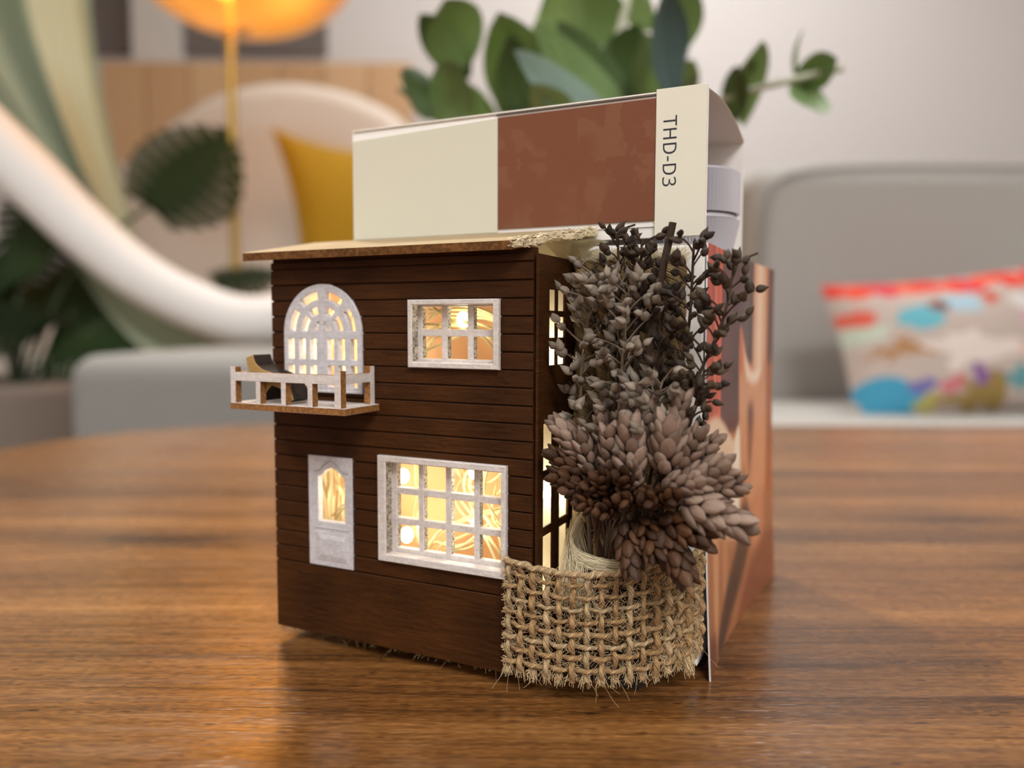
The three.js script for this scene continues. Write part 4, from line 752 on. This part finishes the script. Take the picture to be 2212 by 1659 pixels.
function podSprig(label, kind, pts, n, t0, spread, lean = [0, 0], size = 1) {
  const b = pts[0], o = houseThing('dried_pod_sprig', label, 'dried sprig', [b[0], b[1], b[2]]);
  const L = pts.map(([u, v, y]) => V3(u - b[0], y - b[2], -(v - b[1])));
  const c = new THREE.CatmullRomCurve3(L);
  put('stem', tube(L, (t) => .48 * (1 - .55 * t), 40, 6), stemMats[kind], o, 0);
  let made = 0, k = 0;
  while (made < n) {
    const t = t0 + (1 - t0) * (made / n), p = c.getPoint(Math.min(1, t)), a = k * 2.4 + rr(-.5, .5), out = V3(Math.cos(a) + lean[0] * .3, rr(.1, .9), Math.sin(a) * .9 + .25 + lean[1] * .3).normalize(), len = spread * rr(.45, 1.1) * (1 - .25 * Math.max(0, t - .6) / .4), e = p.clone().addScaledVector(out, len).add(V3(0, len * .25, 0));
    put('twig', tube([p, p.clone().lerp(e, .5).add(V3(rr(-.3, .3), .2, rr(-.3, .3))), e], .17, 8, 4, false), stemMats[kind], o, 0);
    const m = 2 + Math.floor(rnd() * 3);
    for (let j = 0; j < m && made < n; j++, made++) {
      const q = p.clone().lerp(e, .4 + .6 * (j + 1) / m), d = V3(rr(-1, 1), rr(-.5, 1), rr(-.5, 1)).addScaledVector(out, .7).normalize(), s = size * rr(.78, 1.12);
      const pod = mesh('seed_pod', podGeos[Math.floor(rnd() * 4)], podMats[kind][Math.floor(rnd() * 3)], o);
      pod.position.copy(q.addScaledVector(d, .15)).multiplyScalar(MM); pod.quaternion.setFromUnitVectors(UP, d).multiply(Q.setFromAxisAngle(UP, rr(0, 6))); pod.scale.setScalar(s);
    }
    k++;
  }
  return o;
}
podSprig('grey seed-pod sprig nearest the brown side wall', 'gray', [[8, 7, 14], [7, 6, 34], [5.5, 6, 52], [6.5, 7, 66], [8, 7, 73]], 92, .40, 6.6);
podSprig('grey seed-pod sprig in the middle of the bunch, in front of the thick bare stem', 'gray', [[10, 6, 14], [12, 4, 36], [13.5, 3.5, 52], [14, 4, 63], [14.5, 5, 72]], 98, .38, 6.8);
podSprig('short grey seed-pod sprig just above the mauve flower heads', 'gray', [[12, 6, 14], [15, 2, 34], [19, 2, 48], [21, 2.5, 56]], 70, .50, 6.6);
podSprig('dark brown seed-pod sprig reaching the left top of the bunch', 'dark', [[10, 9, 14], [10.5, 9, 44], [11.5, 9, 62], [11, 9, 81]], 66, .58, 5.6, [0, 0], .88);
podSprig('dark brown seed-pod sprig at the top just left of the thick bare stem', 'dark', [[11, 9, 14], [13, 9, 50], [15, 8.5, 66], [15.6, 8, 79.5]], 46, .62, 5.2, [0, 0], .9);
podSprig('dark brown seed-pod sprig at the top beside the cream strip', 'dark', [[14, 8, 14], [18, 8, 40], [23.5, 8, 62], [24.5, 8, 79]], 60, .54, 5.0, [0, 0], .9);
podSprig('olive brown seed-pod sprig leaning out over the photo print', 'olive', [[15, 6, 14], [20, 6, 38], [26, 5, 56], [30, 5, 66], [31.5, 6, 75]], 66, .42, 5.2, [.6, 0], .95);
podSprig('olive brown seed-pod sprig low on the right against the photo print', 'olive', [[16, 5, 14], [20, 4.5, 34], [25, 4, 48], [27.5, 4, 58]], 50, .46, 4.8, [.5, 0], .95);
podSprig('brown seed-pod sprig deep in the centre behind the grey pods', 'dark', [[12, 10, 14], [15, 10, 40], [18, 10, 56], [18.5, 10, 70]], 80, .40, 6.2);
{
  const o = houseThing('bare_stem', 'thick bare brown stem rising at a slant above the seed pods', 'stem', [14, 7, 14]);
  put('stem', tube([V3(0, 0, 0), V3(2.5, 30, .5), V3(4.2, 52, .5), V3(7.2, 68, .3)], (t) => .75 - .1 * t, 30, 8), std(0x4d3826, .8, { bumpMap: brushBump, bumpScale: .0004 }), o, 0);
}
// flower heads of overlapping bracts
const bractGeo = (() => { const g = new THREE.LatheGeometry([[0, 0], [.55, .25], [1.02, 1.0], [1.06, 1.7], [.8, 2.45], [.36, 3.0], [.03, 3.25]].map((q) => new THREE.Vector2(...q)), 9), p = g.attributes.position; for (let i = 0; i < p.count; i++) { const y = p.getY(i); p.setZ(i, p.getZ(i) * .6 + .09 * y * y * .6); p.setX(i, p.getX(i) * (1 + .1 * Math.cos(y * 2))); } g.computeVertexNormals(); return mm(g); })();
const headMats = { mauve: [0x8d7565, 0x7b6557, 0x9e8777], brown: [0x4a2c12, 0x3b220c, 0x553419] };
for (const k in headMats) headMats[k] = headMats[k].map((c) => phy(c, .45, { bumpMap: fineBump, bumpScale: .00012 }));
function flowerSprig(label, kind, root, heads) {
  const o = houseThing('dried_flower_sprig', label, 'dried flowers', root);
  for (const [u, y, v, du, dy, dv, len] of heads) {
    const c = V3(u - root[0], y - root[2], -(v - root[1])), d = V3(du, dy, -dv).normalize(), a = c.clone().addScaledVector(d, -len * .5);
    put('stem', tube([V3(rr(-3, 3), 0, rr(-3, 1.5)), a.clone().multiplyScalar(.45).add(V3(rr(-1.5, 1.5), 2.2 + rr(-1, 1), 1)), a.clone().addScaledVector(d, -len * .3), a], (t) => .34 - .08 * t, 22, 6), kind === 'mauve' ? std(0x4a392c, .8) : std(0x4a2f1c, .8), o, 0);
    const hd = mesh('flower_head', mm(tube([V3(0, 0, 0), V3(0, len * .85, 0)], (t) => len * .13 * (1 - .6 * t), 4, 7)), headMats[kind][1], o);
    hd.position.copy(a).multiplyScalar(MM); hd.quaternion.setFromUnitVectors(UP, d);
    const rings = Math.max(3, Math.round(len / 1.75)), sc = len / 8.2;
    for (let r = 0; r < rings; r++) {
      const k = r === rings - 1 ? 3 : 5, h = len * (.02 + .72 * r / (rings - 1)), R = len * .17 * (r === 0 ? .8 : 1.05 - .55 * r / (rings - 1));
      for (let i = 0; i < k; i++) {
        const an = (i + (r & 1) * .5) / k * 2 * Math.PI + rr(-.18, .18), tilt = .27 - .22 * r / (rings - 1) + rr(-.09, .09);
        const b = mesh('bract', bractGeo, headMats[kind][Math.floor(rnd() * 3)], hd), od = V3(Math.cos(an), 0, Math.sin(an));
        b.position.set(od.x * R * MM, h * MM, od.z * R * MM);
        const yy = UP.clone().multiplyScalar(Math.cos(tilt)).addScaledVector(od, Math.sin(tilt)), xx = V3().crossVectors(UP, od).normalize(), zz = V3().crossVectors(xx, yy);
        b.quaternion.setFromRotationMatrix(new THREE.Matrix4().makeBasis(xx, yy, zz)); b.scale.setScalar(sc * rr(.85, 1.12));
      }
    }
  }
}
flowerSprig('mauve-grey dried flower heads standing upright above the pouch', 'mauve', [11.5, 7, 16], [[8.6, 43.6, 1, -.2, 1, -.35, 7.6], [10.2, 48, 4, -.1, 1, -.15, 6.5], [13.2, 44.8, 0, .02, 1, -.4, 7.8], [14.6, 48.8, 3, .05, 1, -.2, 7], [16.9, 45.6, -1, .03, 1, -.25, 9.6], [18.2, 49.8, 3, .1, 1, -.1, 8], [22.6, 46.2, 0, .12, 1, -.3, 10], [23.6, 50.5, 3, .2, 1, -.1, 8], [17.5, 41.4, -1.5, .1, .7, -.6, 6]]);
flowerSprig('mauve-grey dried flower head pointing left at the lit side window', 'mauve', [10.5, 7, 16], [[5.4, 46.2, 1, -.75, .75, -.3, 8], [6.6, 42.6, 2, -.6, .6, -.4, 6]]);
flowerSprig('mauve-grey dried flower heads reaching right across the photo print', 'mauve', [13.5, 7, 16], [[26.2, 45.6, 1, .5, .9, -.2, 7.5], [28.3, 45, 2, .7, .8, -.1, 6.5], [29.0, 41.6, 0, .85, .45, -.3, 9.5], [31.4, 39.8, 0, 1, .25, -.2, 7.5], [30.6, 35.7, -1, 1, -.28, -.3, 11], [25.6, 39.8, -.5, .9, .3, -.4, 8]]);
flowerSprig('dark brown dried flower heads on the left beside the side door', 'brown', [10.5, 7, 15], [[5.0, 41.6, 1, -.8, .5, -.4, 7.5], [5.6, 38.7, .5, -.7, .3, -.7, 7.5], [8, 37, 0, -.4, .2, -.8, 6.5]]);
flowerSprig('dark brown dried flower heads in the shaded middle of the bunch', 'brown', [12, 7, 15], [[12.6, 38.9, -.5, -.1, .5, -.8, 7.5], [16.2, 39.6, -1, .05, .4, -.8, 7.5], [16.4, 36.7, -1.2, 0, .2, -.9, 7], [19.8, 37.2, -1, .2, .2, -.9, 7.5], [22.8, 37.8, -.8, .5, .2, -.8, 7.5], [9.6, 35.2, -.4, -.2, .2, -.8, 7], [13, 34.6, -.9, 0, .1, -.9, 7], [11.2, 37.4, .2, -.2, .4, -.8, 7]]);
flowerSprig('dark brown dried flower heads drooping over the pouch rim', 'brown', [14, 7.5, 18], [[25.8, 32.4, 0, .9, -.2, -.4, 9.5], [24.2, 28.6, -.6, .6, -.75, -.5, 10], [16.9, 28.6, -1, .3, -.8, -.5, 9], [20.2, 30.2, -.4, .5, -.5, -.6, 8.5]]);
renderer.render(scene, camera);
